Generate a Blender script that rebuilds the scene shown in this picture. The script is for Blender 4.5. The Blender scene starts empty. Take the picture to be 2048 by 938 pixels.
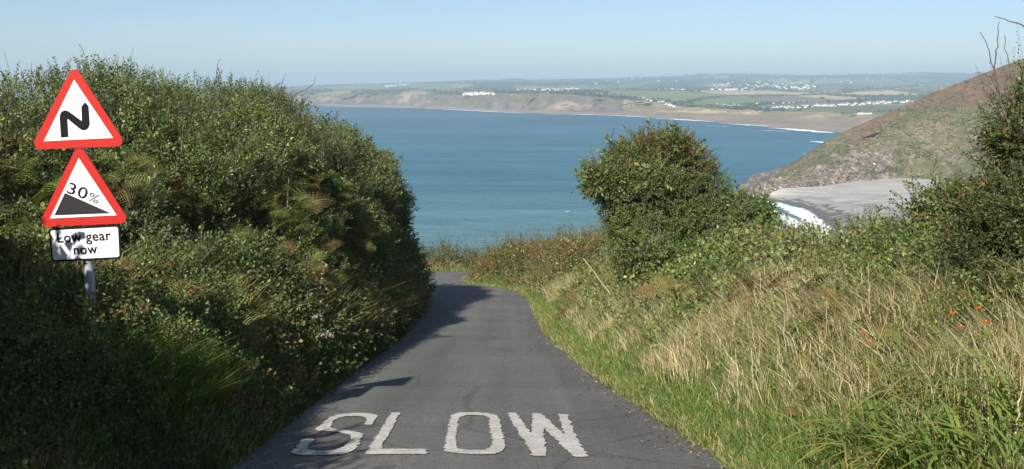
import bpy, bmesh, math, random
import numpy as np
from mathutils import Vector, Matrix
from mathutils.geometry import tessellate_polygon

R = math.radians
rng = np.random.default_rng(7)
random.seed(7)
scene = bpy.context.scene
C = scene.collection

# ------------------------------------------------------------------ camera, sky, sun, exposure
# origin of the world = the photographer's eye, y = along the road, z = up, sea level = -80
PITCH = R(8.64)
FPX = 2000.0
cam = bpy.data.cameras.new('camera')
cam.lens = 36 * FPX / 2048
cam.sensor_width = 36
cam.clip_start = 0.1
cam.clip_end = 60000
camo = bpy.data.objects.new('camera', cam)
camo.rotation_euler = (math.pi / 2 - PITCH, 0, 0)
C.objects.link(camo)
scene.camera = camo

SUN_AZ, SUN_EL = R(20), R(35)          # azimuth: left of straight behind the camera
to_sun = Vector((-math.sin(SUN_AZ) * math.cos(SUN_EL), -math.cos(SUN_AZ) * math.cos(SUN_EL), math.sin(SUN_EL)))
world = bpy.data.worlds.new('World')
scene.world = world
world.use_nodes = True
wn = world.node_tree
sky = wn.nodes.new('ShaderNodeTexSky')
sky.sky_type = 'NISHITA'
sky.sun_disc = False
sky.sun_elevation = SUN_EL
sky.sun_rotation = math.atan2(to_sun.x, to_sun.y)
sky.altitude = 80
sky.air_density = 0.68
sky.dust_density = 0.72
sky.ozone_density = 1.9
wn.links.new(sky.outputs[0], wn.nodes['Background'].inputs[0])
wn.nodes['Background'].inputs[1].default_value = 0.0745

sun = bpy.data.lights.new('sun', 'SUN')
sun.energy = 5.0
sun.angle = R(0.53)
sun.color = (1.0, 0.95, 0.86)
suno = bpy.data.objects.new('sun', sun)
suno.rotation_euler = to_sun.to_track_quat('Z', 'Y').to_euler()
C.objects.link(suno)

scene.view_settings.view_transform = 'Standard'
scene.view_settings.look = 'None'
scene.view_settings.exposure = 0.68
scene.view_settings.gamma = 1.0
cy = scene.cycles
cy.max_bounces = 6
cy.diffuse_bounces = 3
cy.glossy_bounces = 2
cy.transmission_bounces = 3
cy.transparent_max_bounces = 8
cy.volume_bounces = 0

# ------------------------------------------------------------------ helpers
CT, ST = math.cos(PITCH), math.sin(PITCH)


def P(px, py, d):
    """world point seen at photo pixel (px, py) at horizontal distance d"""
    px, py, d = np.asarray(px, float), np.asarray(py, float), np.asarray(d, float)
    u, v = (px - 1024) / FPX, (469 - py) / FPX
    f = CT + v * ST
    return np.stack(np.broadcast_arrays(u * d / f, d, (-ST + v * CT) * d / f), -1)


def pix(p):
    p = np.asarray(p, float)
    dep = p[..., 1] * CT - p[..., 2] * ST
    up = p[..., 1] * ST + p[..., 2] * CT
    return 1024 + FPX * p[..., 0] / dep, 469 - FPX * up / dep


def slope(py):
    v = (469 - np.asarray(py, float)) / FPX
    return (-ST + v * CT) / (CT + v * ST)


def _hash(ix, iy, iz, seed):
    h = (ix * 374761393 + iy * 668265263 + iz * 2147483647 + seed * 1274126177) & 0xffffffff
    h = ((h ^ (h >> 13)) * 1274126177) & 0xffffffff
    h = ((h ^ (h >> 16)) * 2246822519) & 0xffffffff
    return ((h ^ (h >> 15)) & 0xffffff) / float(0xffffff)


def vnoise(p, freq=1.0, seed=0):
    p = np.asarray(p, float) * freq
    if p.shape[-1] == 2:
        p = np.concatenate([p, np.zeros(p.shape[:-1] + (1,))], -1)
    i = np.floor(p).astype(np.int64)
    f = p - i
    f = f * f * (3 - 2 * f)
    r = 0
    for dx in (0, 1):
        wx = f[..., 0] if dx else 1 - f[..., 0]
        for dy in (0, 1):
            wy = f[..., 1] if dy else 1 - f[..., 1]
            for dz in (0, 1):
                wz = f[..., 2] if dz else 1 - f[..., 2]
                r = r + wx * wy * wz * _hash(i[..., 0] + dx, i[..., 1] + dy, i[..., 2] + dz, seed)
    return r * 2 - 1


def fbm(p, freq=1.0, oct=3, seed=0):
    r, a = 0, 1.0
    for k in range(oct):
        r = r + a * vnoise(p, freq * 2 ** k, seed + k * 17)
        a *= 0.5
    return r


def interp(x, pts):
    a = np.array(pts, float)
    return np.interp(x, a[:, 0], a[:, 1])


def smooth(a, b, x):
    t = np.clip((np.asarray(x, float) - a) / (b - a), 0, 1)
    return t * t * (3 - 2 * t)


def tag(o, label=None, cat=None, group=None, kind=None):
    if label: o['label'] = label
    if cat: o['category'] = cat
    if group: o['group'] = group
    if kind: o['kind'] = kind
    return o


def empty(name, loc=(0, 0, 0), rz=0.0):
    o = bpy.data.objects.new(name, None)
    o.location = loc
    o.rotation_euler = (0, 0, rz)
    o.empty_display_size = 0.2
    C.objects.link(o)
    return o


def mesh_data(name, verts, quads=None, tris=None, col=None, smooth_shade=False):
    me = bpy.data.meshes.new(name)
    verts = np.ascontiguousarray(verts, np.float32)
    parts, starts, n = [], [], 0
    if quads is not None and len(quads):
        q = np.asarray(quads, np.int32)
        parts.append(q.ravel()); starts.append(n + 4 * np.arange(len(q))); n += q.size
    if tris is not None and len(tris):
        t = np.asarray(tris, np.int32)
        parts.append(t.ravel()); starts.append(n + 3 * np.arange(len(t))); n += t.size
    loops = np.concatenate(parts).astype(np.int32)
    st = np.concatenate(starts).astype(np.int32)
    me.vertices.add(len(verts))
    me.vertices.foreach_set('co', verts.ravel())
    me.loops.add(len(loops))
    me.loops.foreach_set('vertex_index', loops)
    me.polygons.add(len(st))
    me.polygons.foreach_set('loop_start', st)
    me.update(calc_edges=True)
    if smooth_shade: me.shade_smooth()
    else: me.shade_flat()
    if col is not None:
        a = me.attributes.new('tint', 'FLOAT_COLOR', 'POINT')
        c = np.ones((len(verts), 4), np.float32)
        c[:, :3] = col
        a.data.foreach_set('color', c.ravel())
    return me


def obj(name, me, mat, parent=None, loc=None):
    o = bpy.data.objects.new(name, me)
    if mat is not None and not me.materials:
        for m in (mat if isinstance(mat, (list, tuple)) else [mat]):
            me.materials.append(m)
    if parent is not None:
        o.parent = parent
    if loc is not None:
        o.location = loc
    C.objects.link(o)
    return o


def grid_quads(nr, nc):
    i = np.arange(nr - 1)[:, None] * nc + np.arange(nc - 1)[None, :]
    return np.stack([i, i + 1, i + nc + 1, i + nc], -1).reshape(-1, 4)


def tube(path, rad, n=6, closed_cap=True):
    """verts, quads of a tapering tube along a path"""
    path = np.asarray(path, float)
    rad = np.broadcast_to(np.asarray(rad, float), (len(path),))
    tan = np.gradient(path, axis=0)
    tan /= np.linalg.norm(tan, axis=1, keepdims=True) + 1e-9
    ref = np.array([0.31, 0.77, 0.56])
    a = np.cross(tan, ref); a /= np.linalg.norm(a, axis=1, keepdims=True) + 1e-9
    b = np.cross(tan, a)
    th = np.linspace(0, 2 * math.pi, n, endpoint=False)
    v = path[:, None] + rad[:, None, None] * (np.cos(th)[None, :, None] * a[:, None] + np.sin(th)[None, :, None] * b[:, None])
    q = []
    for i in range(len(path) - 1):
        for k in range(n):
            q.append((i * n + k, i * n + (k + 1) % n, (i + 1) * n + (k + 1) % n, (i + 1) * n + k))
    return v.reshape(-1, 3), np.array(q)


class Build:
    """collects vertices, quads, tris and colours into one mesh"""
    def __init__(self):
        self.v, self.q, self.t, self.c, self.n = [], [], [], [], 0

    def add(self, v, q=None, t=None, c=(0.5, 0.5, 0.5)):
        v = np.asarray(v, float).reshape(-1, 3)
        if q is not None and len(q): self.q.append(np.asarray(q) + self.n)
        if t is not None and len(t): self.t.append(np.asarray(t) + self.n)
        self.v.append(v)
        self.c.append(np.broadcast_to(np.asarray(c, float), v.shape))
        self.n += len(v)

    def mesh(self, name, smooth_shade=False):
        return mesh_data(name, np.concatenate(self.v), np.concatenate(self.q) if self.q else None,
                         np.concatenate(self.t) if self.t else None, np.concatenate(self.c), smooth_shade)


def box_vq(x0, x1, y0, y1, z0, z1):
    v = np.array([(x, y, z) for z in (z0, z1) for y in (y0, y1) for x in (x0, x1)], float)
    q = np.array([(0, 2, 3, 1), (4, 5, 7, 6), (0, 1, 5, 4), (2, 6, 7, 3), (0, 4, 6, 2), (1, 3, 7, 5)])
    return v, q


# ------------------------------------------------------------------ materials
def mat(name):
    m = bpy.data.materials.new(name)
    m.use_nodes = True
    nt = m.node_tree
    return m, nt, nt.nodes['Principled BSDF'], nt.nodes['Material Output']


def node(nt, kind, **kw):
    n = nt.nodes.new(kind)
    for k, v in kw.items():
        if isinstance(k, str) and hasattr(n, k):
            setattr(n, k, v)
        else:
            n.inputs[k.replace('_', ' ')].default_value = v
    return n


def noise_n(nt, scale, detail=4, rough=0.55, coord=None):
    n = nt.nodes.new('ShaderNodeTexNoise')
    n.inputs['Scale'].default_value = scale
    n.inputs['Detail'].default_value = detail
    n.inputs['Roughness'].default_value = rough
    if coord is not None:
        nt.links.new(coord, n.inputs['Vector'])
    return n


def objcoord(nt):
    return nt.nodes.new('ShaderNodeTexCoord').outputs['Object']


def ramp(nt, fac, stops):
    r = nt.nodes.new('ShaderNodeValToRGB')
    e = r.color_ramp.elements
    while len(e) < len(stops): e.new(0.5)
    for k, (p, c) in enumerate(stops):
        e[k].position = p
        e[k].color = (*c, 1) if len(c) == 3 else c
    nt.links.new(fac, r.inputs[0])
    return r


def mixc(nt, fac, a, b, mode='MIX'):
    n = nt.nodes.new('ShaderNodeMix')
    n.data_type = 'RGBA'
    n.blend_type = mode
    for s, val in ((0, fac), (6, a), (7, b)):
        if hasattr(val, 'links') or hasattr(val, 'is_linked'):
            nt.links.new(val, n.inputs[s])
        else:
            n.inputs[s].default_value = (*val, 1) if isinstance(val, tuple) and len(val) == 3 else val
    return n.outputs[2]


def bump(nt, bs, height, strength, dist):
    b = nt.nodes.new('ShaderNodeBump')
    b.inputs['Strength'].default_value = strength
    b.inputs['Distance'].default_value = dist
    nt.links.new(height, b.inputs['Height'])
    nt.links.new(b.outputs[0], bs.inputs['Normal'])


def foliage_mat(name, rough=0.5, trans=0.35, spec=0.35):
    m, nt, bs, out = mat(name)
    at = nt.nodes.new('ShaderNodeAttribute'); at.attribute_name = 'tint'
    bs.inputs['Roughness'].default_value = rough
    bs.inputs['Specular IOR Level'].default_value = spec
    nt.links.new(at.outputs['Color'], bs.inputs['Base Color'])
    tr = nt.nodes.new('ShaderNodeBsdfTranslucent')
    c = mixc(nt, 1.0, at.outputs['Color'], (1.25, 1.2, 0.6), 'MULTIPLY')
    nt.links.new(c, tr.inputs['Color'])
    mx = nt.nodes.new('ShaderNodeMixShader')
    mx.inputs[0].default_value = trans
    nt.links.new(bs.outputs[0], mx.inputs[1]); nt.links.new(tr.outputs[0], mx.inputs[2])
    nt.links.new(mx.outputs[0], out.inputs['Surface'])
    return m


M_LEAF = foliage_mat('leaf', 0.45, 0.3, 0.4)
M_GRASS = foliage_mat('grass', 0.55, 0.35, 0.25)
M_FERN = foliage_mat('fern', 0.6, 0.38, 0.2)


def tint_mat(name, rough=0.9, scale=3.0, amount=0.5, bump_s=0.0, bump_d=0.05, bscale=None):
    """base colour from the mesh's own colour attribute with grain on top"""
    m, nt, bs, out = mat(name)
    at = nt.nodes.new('ShaderNodeAttribute'); at.attribute_name = 'tint'
    co = objcoord(nt)
    n = noise_n(nt, scale, 6, 0.65, co)
    r = ramp(nt, n.outputs['Fac'], [(0.25, (1 - amount,) * 3), (0.75, (1 + amount,) * 3)])
    nt.links.new(mixc(nt, 1.0, at.outputs['Color'], r.outputs[0], 'MULTIPLY'), bs.inputs['Base Color'])
    bs.inputs['Roughness'].default_value = rough
    bs.inputs['Specular IOR Level'].default_value = 0.2
    if bump_s:
        nb = noise_n(nt, bscale or scale, 8, 0.7, co)
        bump(nt, bs, nb.outputs['Fac'], bump_s, bump_d)
    return m


def plain_mat(name, colour, rough=0.6, metallic=0.0, var=0.12, scale=30.0, spec=0.4):
    m, nt, bs, out = mat(name)
    n = noise_n(nt, scale, 5, 0.6, objcoord(nt))
    r = ramp(nt, n.outputs['Fac'], [(0.3, tuple(c * (1 - var) for c in colour)), (0.7, tuple(min(1, c * (1 + var)) for c in colour))])
    nt.links.new(r.outputs[0], bs.inputs['Base Color'])
    bs.inputs['Roughness'].default_value = rough
    bs.inputs['Metallic'].default_value = metallic
    bs.inputs['Specular IOR Level'].default_value = spec
    return m


M_SOIL = tint_mat('soil', 0.95, 9.0, 0.45, 0.5, 0.05)
M_BARK = plain_mat('bark', (0.105, 0.085, 0.062), 0.9, 0, 0.35, 40)
M_STRAW = plain_mat('dry_stalk', (0.50, 0.42, 0.29), 0.8, 0, 0.2, 25)

# ------------------------------------------------------------------ road and ground shape
ZR = [(-30, 3.0), (-8, -0.05), (0, -1.475), (7.46, -2.87), (22.9, -5.75), (35.6, -7.65), (44, -8.9), (52, -9.95), (58, -10.6)]
LE = [(-30, -2.0), (0, -2.02), (7.4, -2.1), (11, -2.2), (18, -2.32), (27, -2.55), (32, -2.85), (35, -3.4), (38, -4.3), (41, -5.4), (44, -6.3), (48, -7.0), (52, -7.4), (60, -7.6)]
RE = [(-30, 2.0), (0, 1.8), (7.47, 1.63), (11.1, 1.28), (13.7, 1.13), (18, 0.92), (23.4, 0.76), (33, 0.62), (36, 0.45), (39, 0.1), (41, -0.6), (42.5, -1.5), (44, -2.05), (46.5, -2.35), (48, -2.2), (48.8, -1.2), (49.6, 14), (60, 14)]


def zr(y):
    y = np.asarray(y, float)
    return (interp(y - 1.5, ZR) + interp(y, ZR) + interp(y + 1.5, ZR)) / 3


def Lx(y): return (interp(np.asarray(y) - 0.8, LE) + interp(np.asarray(y) + 0.8, LE)) / 2
def Rx(y): return interp(y, RE)


# hedge sections along the left side: y -> seven (x, z) from the foot to the back of the top
HS = {
    -8: [(-3.0, .4), (-3.4, 1.4), (-3.9, 2.1), (-4.4, 2.6), (-5.2, 2.9), (-6.5, 3.0), (-9, 2.8)],
    0: [(-2.8, -1), (-3.1, .2), (-3.4, 1.0), (-3.9, 1.7), (-4.7, 2.1), (-6.5, 2.2), (-9, 2.1)],
    5: [(-3.6, -1.4), (-3.9, -.6), (-4.2, -.15), (-4.6, .2), (-5.2, .45), (-6.5, .6), (-9, .6)],
    8: [(-4.3, -1.65), (-5.0, -1.3), (-5.7, -1.0), (-6.4, -.8), (-7.3, -.7), (-8.4, -.65), (-10, -.6)],
    11: [(-3.9, -2.35), (-4.6, -1.8), (-5.3, -1.3), (-6.0, -.95), (-7.0, -.78), (-8.6, -.7), (-11, -.65)],
    15: [(-3.3, -3.3), (-3.8, -2.6), (-4.3, -1.9), (-4.8, -1.2), (-5.7, -.65), (-7.2, -.48), (-11, -.4)],
    19: [(-3.1, -4.1), (-3.5, -3.1), (-3.9, -2.2), (-4.3, -1.3), (-5.1, -.5), (-6.6, -.28), (-11, -.25)],
    23: [(-3.0, -4.9), (-3.45, -3.9), (-3.8, -2.9), (-4.15, -1.9), (-4.85, -.85), (-6.0, -.35), (-10, -.25)],
    27: [(-2.9, -5.8), (-3.5, -4.7), (-3.75, -3.7), (-3.85, -2.65), (-4.55, -1.65), (-5.6, -1.1), (-10, -.95)],
    31: [(-2.75, -6.7), (-3.45, -5.4), (-3.85, -4.3), (-3.65, -3.15), (-4.25, -2.3), (-5.4, -1.9), (-10, -1.75)],
    33.5: [(-2.95, -7.1), (-3.6, -5.9), (-4.15, -4.8), (-4.1, -3.7), (-4.8, -2.9), (-6.0, -2.6), (-10, -2.4)],
    36: [(-4.5, -7.6), (-4.9, -6.8), (-5.2, -5.8), (-5.4, -5.1), (-6, -4.4), (-7, -4.0), (-10, -3.8)],
    38: [(-6.0, -8.0), (-6.2, -7.7), (-6.4, -7.4), (-6.7, -7.0), (-7.2, -6.7), (-8, -6.5), (-10, -6.4)],
}
HY = sorted(HS)
HA = np.array([HS[k] for k in HY], float)       # sections, points, (x, z)


def hedge_pt(y, u):
    """y along, u 0..6 up the section"""
    y, u = np.broadcast_arrays(np.asarray(y, float), np.asarray(u, float))
    k = np.clip(np.searchsorted(HY, y, side='right') - 1, 0, len(HY) - 2)
    ya = np.array(HY)
    t = np.clip((y - ya[k]) / (ya[k + 1] - ya[k]), 0, 1)
    t = t * t * (3 - 2 * t) * 0.5 + t * 0.5
    i = np.clip(np.floor(u).astype(int), 0, 5)
    f = (u - i)[..., None]
    a = HA[k, i] * (1 - f) + HA[k, i + 1] * f
    b = HA[k + 1, i] * (1 - f) + HA[k + 1, i + 1] * f
    s = a * (1 - t[..., None]) + b * t[..., None]
    return np.stack([s[..., 0], y, s[..., 1]], -1)


def hedge_surface(y, u, amp=0.34):
    p = hedge_pt(y, u)
    e = 0.05
    a = hedge_pt(y + e, u) - hedge_pt(y - e, u)
    b = hedge_pt(y, np.minimum(u + e, 6)) - hedge_pt(y, np.maximum(u - e, 0))
    n = np.cross(b, a)
    n /= np.linalg.norm(n, axis=-1, keepdims=True) + 1e-9
    f0, t0 = hedge_pt(y, u * 0), hedge_pt(y, u * 0 + 5)
    cen = np.stack([t0[..., 0] - 1.0, y + 0 * u, (f0[..., 2] + t0[..., 2]) / 2 - .5], -1)
    n = n * np.where(((p - cen) * n).sum(-1, keepdims=True) < 0, -1, 1)
    d = fbm(p, 0.75, 2, 5) * amp * .8 + (0.38 - np.abs(vnoise(p, 0.95, 15))) * 0.8 + (0.35 - np.abs(vnoise(p, 2.3, 16))) * 0.26 + vnoise(p, 4.5, 44) * 0.06
    return p + n * d[..., None], n


def ground(x, y):
    x, y = np.broadcast_arrays(np.asarray(x, float), np.asarray(y, float))
    z0 = zr(y)
    l, r = Lx(y), Rx(y)
    # left bank up to the hedge foot and inside the hedge
    ft = hedge_pt(np.clip(y, -8, 37.9), 0.0)
    tp = hedge_pt(np.clip(y, -8, 37.9), 5.0)
    ef = np.maximum(l - ft[..., 0], 0.25)
    e = np.maximum(l - x, 0)
    t = np.clip(e / ef, 0, 1)
    bank = z0 + (ft[..., 2] - z0) * (0.75 * np.sqrt(t) * smooth(0, 0.25, t) + 0.25 * t)
    up = np.clip((e - ef) / np.maximum(ft[..., 0] - tp[..., 0], 0.6), 0, 1)
    plateau = tp[..., 2] - 0.9
    bank = np.where(e > ef, ft[..., 2] + (plateau - ft[..., 2]) * up, bank)
    low = z0 + 0.12 * smooth(0, 1, e) - 0.35 * np.maximum(e - 2.0, 0)
    k = smooth(34.0, 37.0, y)
    left = bank * (1 - k) + low * k
    # right bank
    er = np.maximum(x - r, 0)
    prof = interp(er, [(0, 0), (0.35, 0.06), (0.9, 0.4), (2.3, 1.05), (4, 1.25), (6, 1.1), (9, 0.0), (14, -2.6), (30, -12), (140, -72), (400, -90)])
    amp = 1 - smooth(46, 48.6, y)
    right = z0 + np.where(prof > 0, prof * (0.35 + 0.65 * amp) * smooth(-40, -6, y), prof)
    z = np.where(x < l, left, np.where(x > r, right, z0))
    # seaward slope past the bend
    ys = np.maximum(y - 55.5, 0)
    far = z0 - 0.50 * ys * smooth(0, 5, ys)
    z = np.where(y > 53, np.minimum(z, far), z)
    xl = np.maximum(-x - 12, 0) * smooth(34, 40, y)
    z = z - xl * 0.4
    rough = np.minimum(e + er, 1.0) * 0.10
    z = z + fbm(np.stack([x, y], -1), 0.9, 3, 3) * rough - 0.035 * (x > l) * (x < r) * (y < 53.5)
    return np.maximum(z, -84.0)


GX = np.concatenate([np.linspace(-60, -12, 20), np.linspace(-11.5, 9, 120), np.linspace(9.5, 30, 24), np.linspace(32, 190, 34)])
GY = np.concatenate([np.linspace(-30, -9, 12), np.linspace(-8, 62, 200), np.linspace(63, 230, 40)])
gx, gy = np.meshgrid(GX, GY)
gz = ground(gx, gy)
gv = np.stack([gx, gy, gz], -1).reshape(-1, 3)
n1 = fbm(gv, 0.8, 3, 91)
gcol = np.where((n1 > 0.15)[:, None], np.array([[0.080, 0.100, 0.036]]), np.array([[0.070, 0.070, 0.034]]))
tag(obj('ground', mesh_data('ground', gv, grid_quads(len(GY), len(GX)), None, gcol, True), M_SOIL), kind='structure')


def asphalt():
    m, nt, bs, out = mat('asphalt')
    co = objcoord(nt)
    big = noise_n(nt, 0.55, 5, 0.6, co)
    fine = noise_n(nt, 75, 3, 0.75, co)
    mid = noise_n(nt, 20, 5, 0.75, co)
    sx = nt.nodes.new('ShaderNodeMapping'); sx.inputs['Scale'].default_value = (1.6, 0.05, 0.0)
    nt.links.new(co, sx.inputs[0])
    track = noise_n(nt, 1.3, 3, 0.5, sx.outputs[0])
    base = ramp(nt, big.outputs['Fac'], [(0.3, (0.108, 0.107, 0.100)), (0.7, (0.148, 0.146, 0.136))])
    trk = ramp(nt, track.outputs['Fac'], [(0.35, (0.84, 0.84, 0.85)), (0.65, (1.12, 1.12, 1.11))])
    c = mixc(nt, 1.0, base.outputs[0], trk.outputs[0], 'MULTIPLY')
    gr = ramp(nt, fine.outputs['Fac'], [(0.35, (0.42, 0.42, 0.42)), (0.65, (1.65, 1.65, 1.62))])
    c = mixc(nt, 0.8, c, gr.outputs[0], 'MULTIPLY')
    g2 = ramp(nt, mid.outputs['Fac'], [(0.3, (0.72, 0.72, 0.72)), (0.7, (1.28, 1.28, 1.28))])
    c = mixc(nt, 0.8, c, g2.outputs[0], 'MULTIPLY')
    vo = nt.nodes.new('ShaderNodeTexVoronoi'); vo.inputs['Scale'].default_value = 22
    nt.links.new(co, vo.inputs['Vector'])
    sp = ramp(nt, vo.outputs['Distance'], [(0.05, (1, 1, 1)), (0.13, (0, 0, 0))])
    wn_ = nt.nodes.new('ShaderNodeTexWhiteNoise'); nt.links.new(vo.outputs['Position'], wn_.inputs[0])
    th = ramp(nt, wn_.outputs['Value'], [(0.78, (0, 0, 0)), (0.82, (0.8, 0.8, 0.8))])
    spk = mixc(nt, 1.0, sp.outputs[0], th.outputs[0], 'MULTIPLY')
    c = mixc(nt, spk, c, (0.46, 0.44, 0.40))
    pn = noise_n(nt, 0.8, 3, 0.5, co)
    off = nt.nodes.new('ShaderNodeVectorMath'); off.operation = 'MULTIPLY_ADD'; off.inputs[1].default_value = (.5, .5, 0)
    nt.links.new(pn.outputs['Color'], off.inputs[0]); nt.links.new(co, off.inputs[2])
    vc = nt.nodes.new('ShaderNodeTexVoronoi'); vc.feature = 'DISTANCE_TO_EDGE'; vc.inputs['Scale'].default_value = 0.42
    nt.links.new(off.outputs[0], vc.inputs['Vector'])
    ck = ramp(nt, vc.outputs['Distance'], [(0.0, (0.45, 0.45, 0.45)), (0.012, (1, 1, 1))])
    c = mixc(nt, 0.55, c, ck.outputs[0], 'MULTIPLY')
    nt.links.new(c, bs.inputs['Base Color'])
    bs.inputs['Roughness'].default_value = 0.82
    bs.inputs['Specular IOR Level'].default_value = 0.3
    bump(nt, bs, fine.outputs['Fac'], 0.6, 0.006)
    return m


NY, NXr = 330, 19
ry = np.linspace(-8, 53.2, NY)
tt = np.linspace(0, 1, NXr)
le = Lx(ry) - 0.06 + 0.06 * vnoise(np.stack([ry * 0 + 3, ry], -1), 1.7, 8) + 0.04 * vnoise(np.stack([ry * 0, ry], -1), 6, 9)
re = Rx(ry) + 0.05 + 0.06 * vnoise(np.stack([ry * 0 + 9, ry], -1), 1.7, 10) + 0.04 * vnoise(np.stack([ry * 0, ry], -1), 6, 12)
rx = le[:, None] * (1 - tt) + re[:, None] * tt
rz = zr(ry)[:, None] + 0.03 * (1 - (2 * tt - 1) ** 4) - 0.02
rv = np.stack([rx, np.broadcast_to(ry[:, None], rx.shape), rz], -1)
tag(obj('road', mesh_data('road', rv.reshape(-1, 3), grid_quads(NY, NXr), None, None, True), asphalt()), kind='structure')


def road_hit(px, py):
    s = slope(py)
    lo, hi = 2.0, 45.0
    for _ in range(50):
        m_ = (lo + hi) / 2
        if s * m_ > zr(m_) + 0.01: lo = m_
        else: hi = m_
    return P(px, py, lo)


# ------------------------------------------------------------------ sea, far coast
SEA = -80.0


def sea_mat():
    m, nt, bs, out = mat('sea_water')
    co = objcoord(nt)
    mp = nt.nodes.new('ShaderNodeMapping'); mp.inputs['Scale'].default_value = (0.35, 1.0, 1.0); mp.inputs['Rotation'].default_value = (0, 0, R(12))
    nt.links.new(co, mp.inputs[0])
    big = noise_n(nt, 0.0016, 5, 0.6, mp.outputs[0])
    at = nt.nodes.new('ShaderNodeAttribute'); at.attribute_name = 'tint'
    r = ramp(nt, big.outputs['Fac'], [(0.36, (0.70, 0.78, 0.84)), (0.64, (1.22, 1.18, 1.13))])
    mid = noise_n(nt, 0.022, 5, 0.65, mp.outputs[0])
    r2 = ramp(nt, mid.outputs['Fac'], [(0.3, (0.66, 0.72, 0.77)), (0.7, (1.32, 1.26, 1.2))])
    c = mixc(nt, 1.0, at.outputs['Color'], r.outputs[0], 'MULTIPLY')
    c = mixc(nt, 0.85, c, r2.outputs[0], 'MULTIPLY')
    nt.links.new(c, bs.inputs['Base Color'])
    bs.inputs['Roughness'].default_value = 0.32
    bs.inputs['IOR'].default_value = 1.33
    bs.inputs['Specular IOR Level'].default_value = 0.30
    ms = nt.nodes.new('ShaderNodeMapping'); ms.inputs['Scale'].default_value = (0.10, 1.0, 1.0); ms.inputs['Rotation'].default_value = (0, 0, R(-8))
    nt.links.new(co, ms.inputs[0])
    sw = noise_n(nt, 0.035, 4, 0.6, ms.outputs[0])
    r4 = ramp(nt, sw.outputs['Fac'], [(0.33, (0.74, 0.79, 0.83)), (0.67, (1.24, 1.2, 1.16))])
    c = mixc(nt, 0.85, c, r4.outputs[0], 'MULTIPLY')
    w1 = noise_n(nt, 0.12, 6, 0.68, mp.outputs[0])
    bump(nt, bs, w1.outputs['Fac'], 1.0, 9.0)
    r3 = ramp(nt, w1.outputs['Fac'], [(0.32, (0.72, 0.76, 0.8)), (0.68, (1.28, 1.24, 1.2))])
    c = mixc(nt, 0.8, c, r3.outputs[0], 'MULTIPLY')
    nt.links.new(c, bs.inputs['Base Color'])
    return m


rad = np.concatenate([[0], np.geomspace(120, 14000, 60)])
ang = np.linspace(0, 2 * math.pi, 181)
sa, sr = np.meshgrid(ang, rad)
sv = np.stack([sr * np.sin(sa), sr * np.cos(sa), np.full_like(sr, SEA)], -1).reshape(-1, 3)
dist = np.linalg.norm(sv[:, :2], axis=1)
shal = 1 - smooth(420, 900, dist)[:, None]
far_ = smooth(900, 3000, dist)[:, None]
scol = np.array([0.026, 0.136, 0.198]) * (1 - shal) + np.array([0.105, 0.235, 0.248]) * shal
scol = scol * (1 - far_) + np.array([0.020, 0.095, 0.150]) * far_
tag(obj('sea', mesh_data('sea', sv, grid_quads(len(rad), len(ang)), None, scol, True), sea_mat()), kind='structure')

# far coast: per photo column, height profile from the waterline to the skyline
FC = np.array([
    #  px   waterline  foot(py,+d)  clifftop(py,+d)  plateau(py,d)  hills(py,d)  skyline(py,d)
    [300, 206, 204.5, 40, 199, 120, 194, 4600, 188, 5500, 182, 6500],
    [450, 208, 206, 40, 194, 120, 188, 4600, 183, 5500, 179, 7000],
    [600, 210, 207, 40, 190, 120, 184, 4600, 180, 5500, 176.5, 7500],
    [700, 212, 209, 40, 188, 120, 182, 4600, 177, 5600, 172, 8000],
    [800, 214, 211, 40, 188, 120, 181, 4500, 174, 5800, 166.5, 8200],
    [900, 218, 214, 50, 190, 140, 179, 4300, 170, 5800, 163, 8500],
    [1000, 223, 219, 50, 188, 150, 181, 4000, 171, 5800, 160, 8800],
    [1100, 227, 222, 60, 186, 170, 182, 3800, 170, 6000, 158, 9000],
    [1200, 229, 223, 70, 193, 200, 182, 3700, 169, 6000, 155.5, 9000],
    [1300, 235, 222, 250, 203, 420, 179, 3800, 167, 6200, 152.5, 9000],
    [1400, 242, 226, 300, 216, 420, 179, 3900, 166, 6300, 151, 9000],
    [1500, 252, 229, 450, 221, 560, 180, 4000, 166, 6500, 148.5, 9000],
    [1600, 261, 234, 480, 224, 600, 181, 4000, 167, 6500, 149.5, 9000],
    [1700, 269, 239, 480, 227, 620, 181, 4000, 167, 6500, 149.5, 9000],
    [1850, 276, 242, 480, 228, 620, 181, 4000, 166, 6500, 147, 9000],
    [2150, 290, 250, 480, 230, 620, 181, 4000, 166, 6500, 146, 9000]], float)
fpx = np.arange(300, 2060, 4.0)
tab = np.stack([np.interp(fpx, FC[:, 0], FC[:, k]) for k in range(1, 12)], 1)
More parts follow.
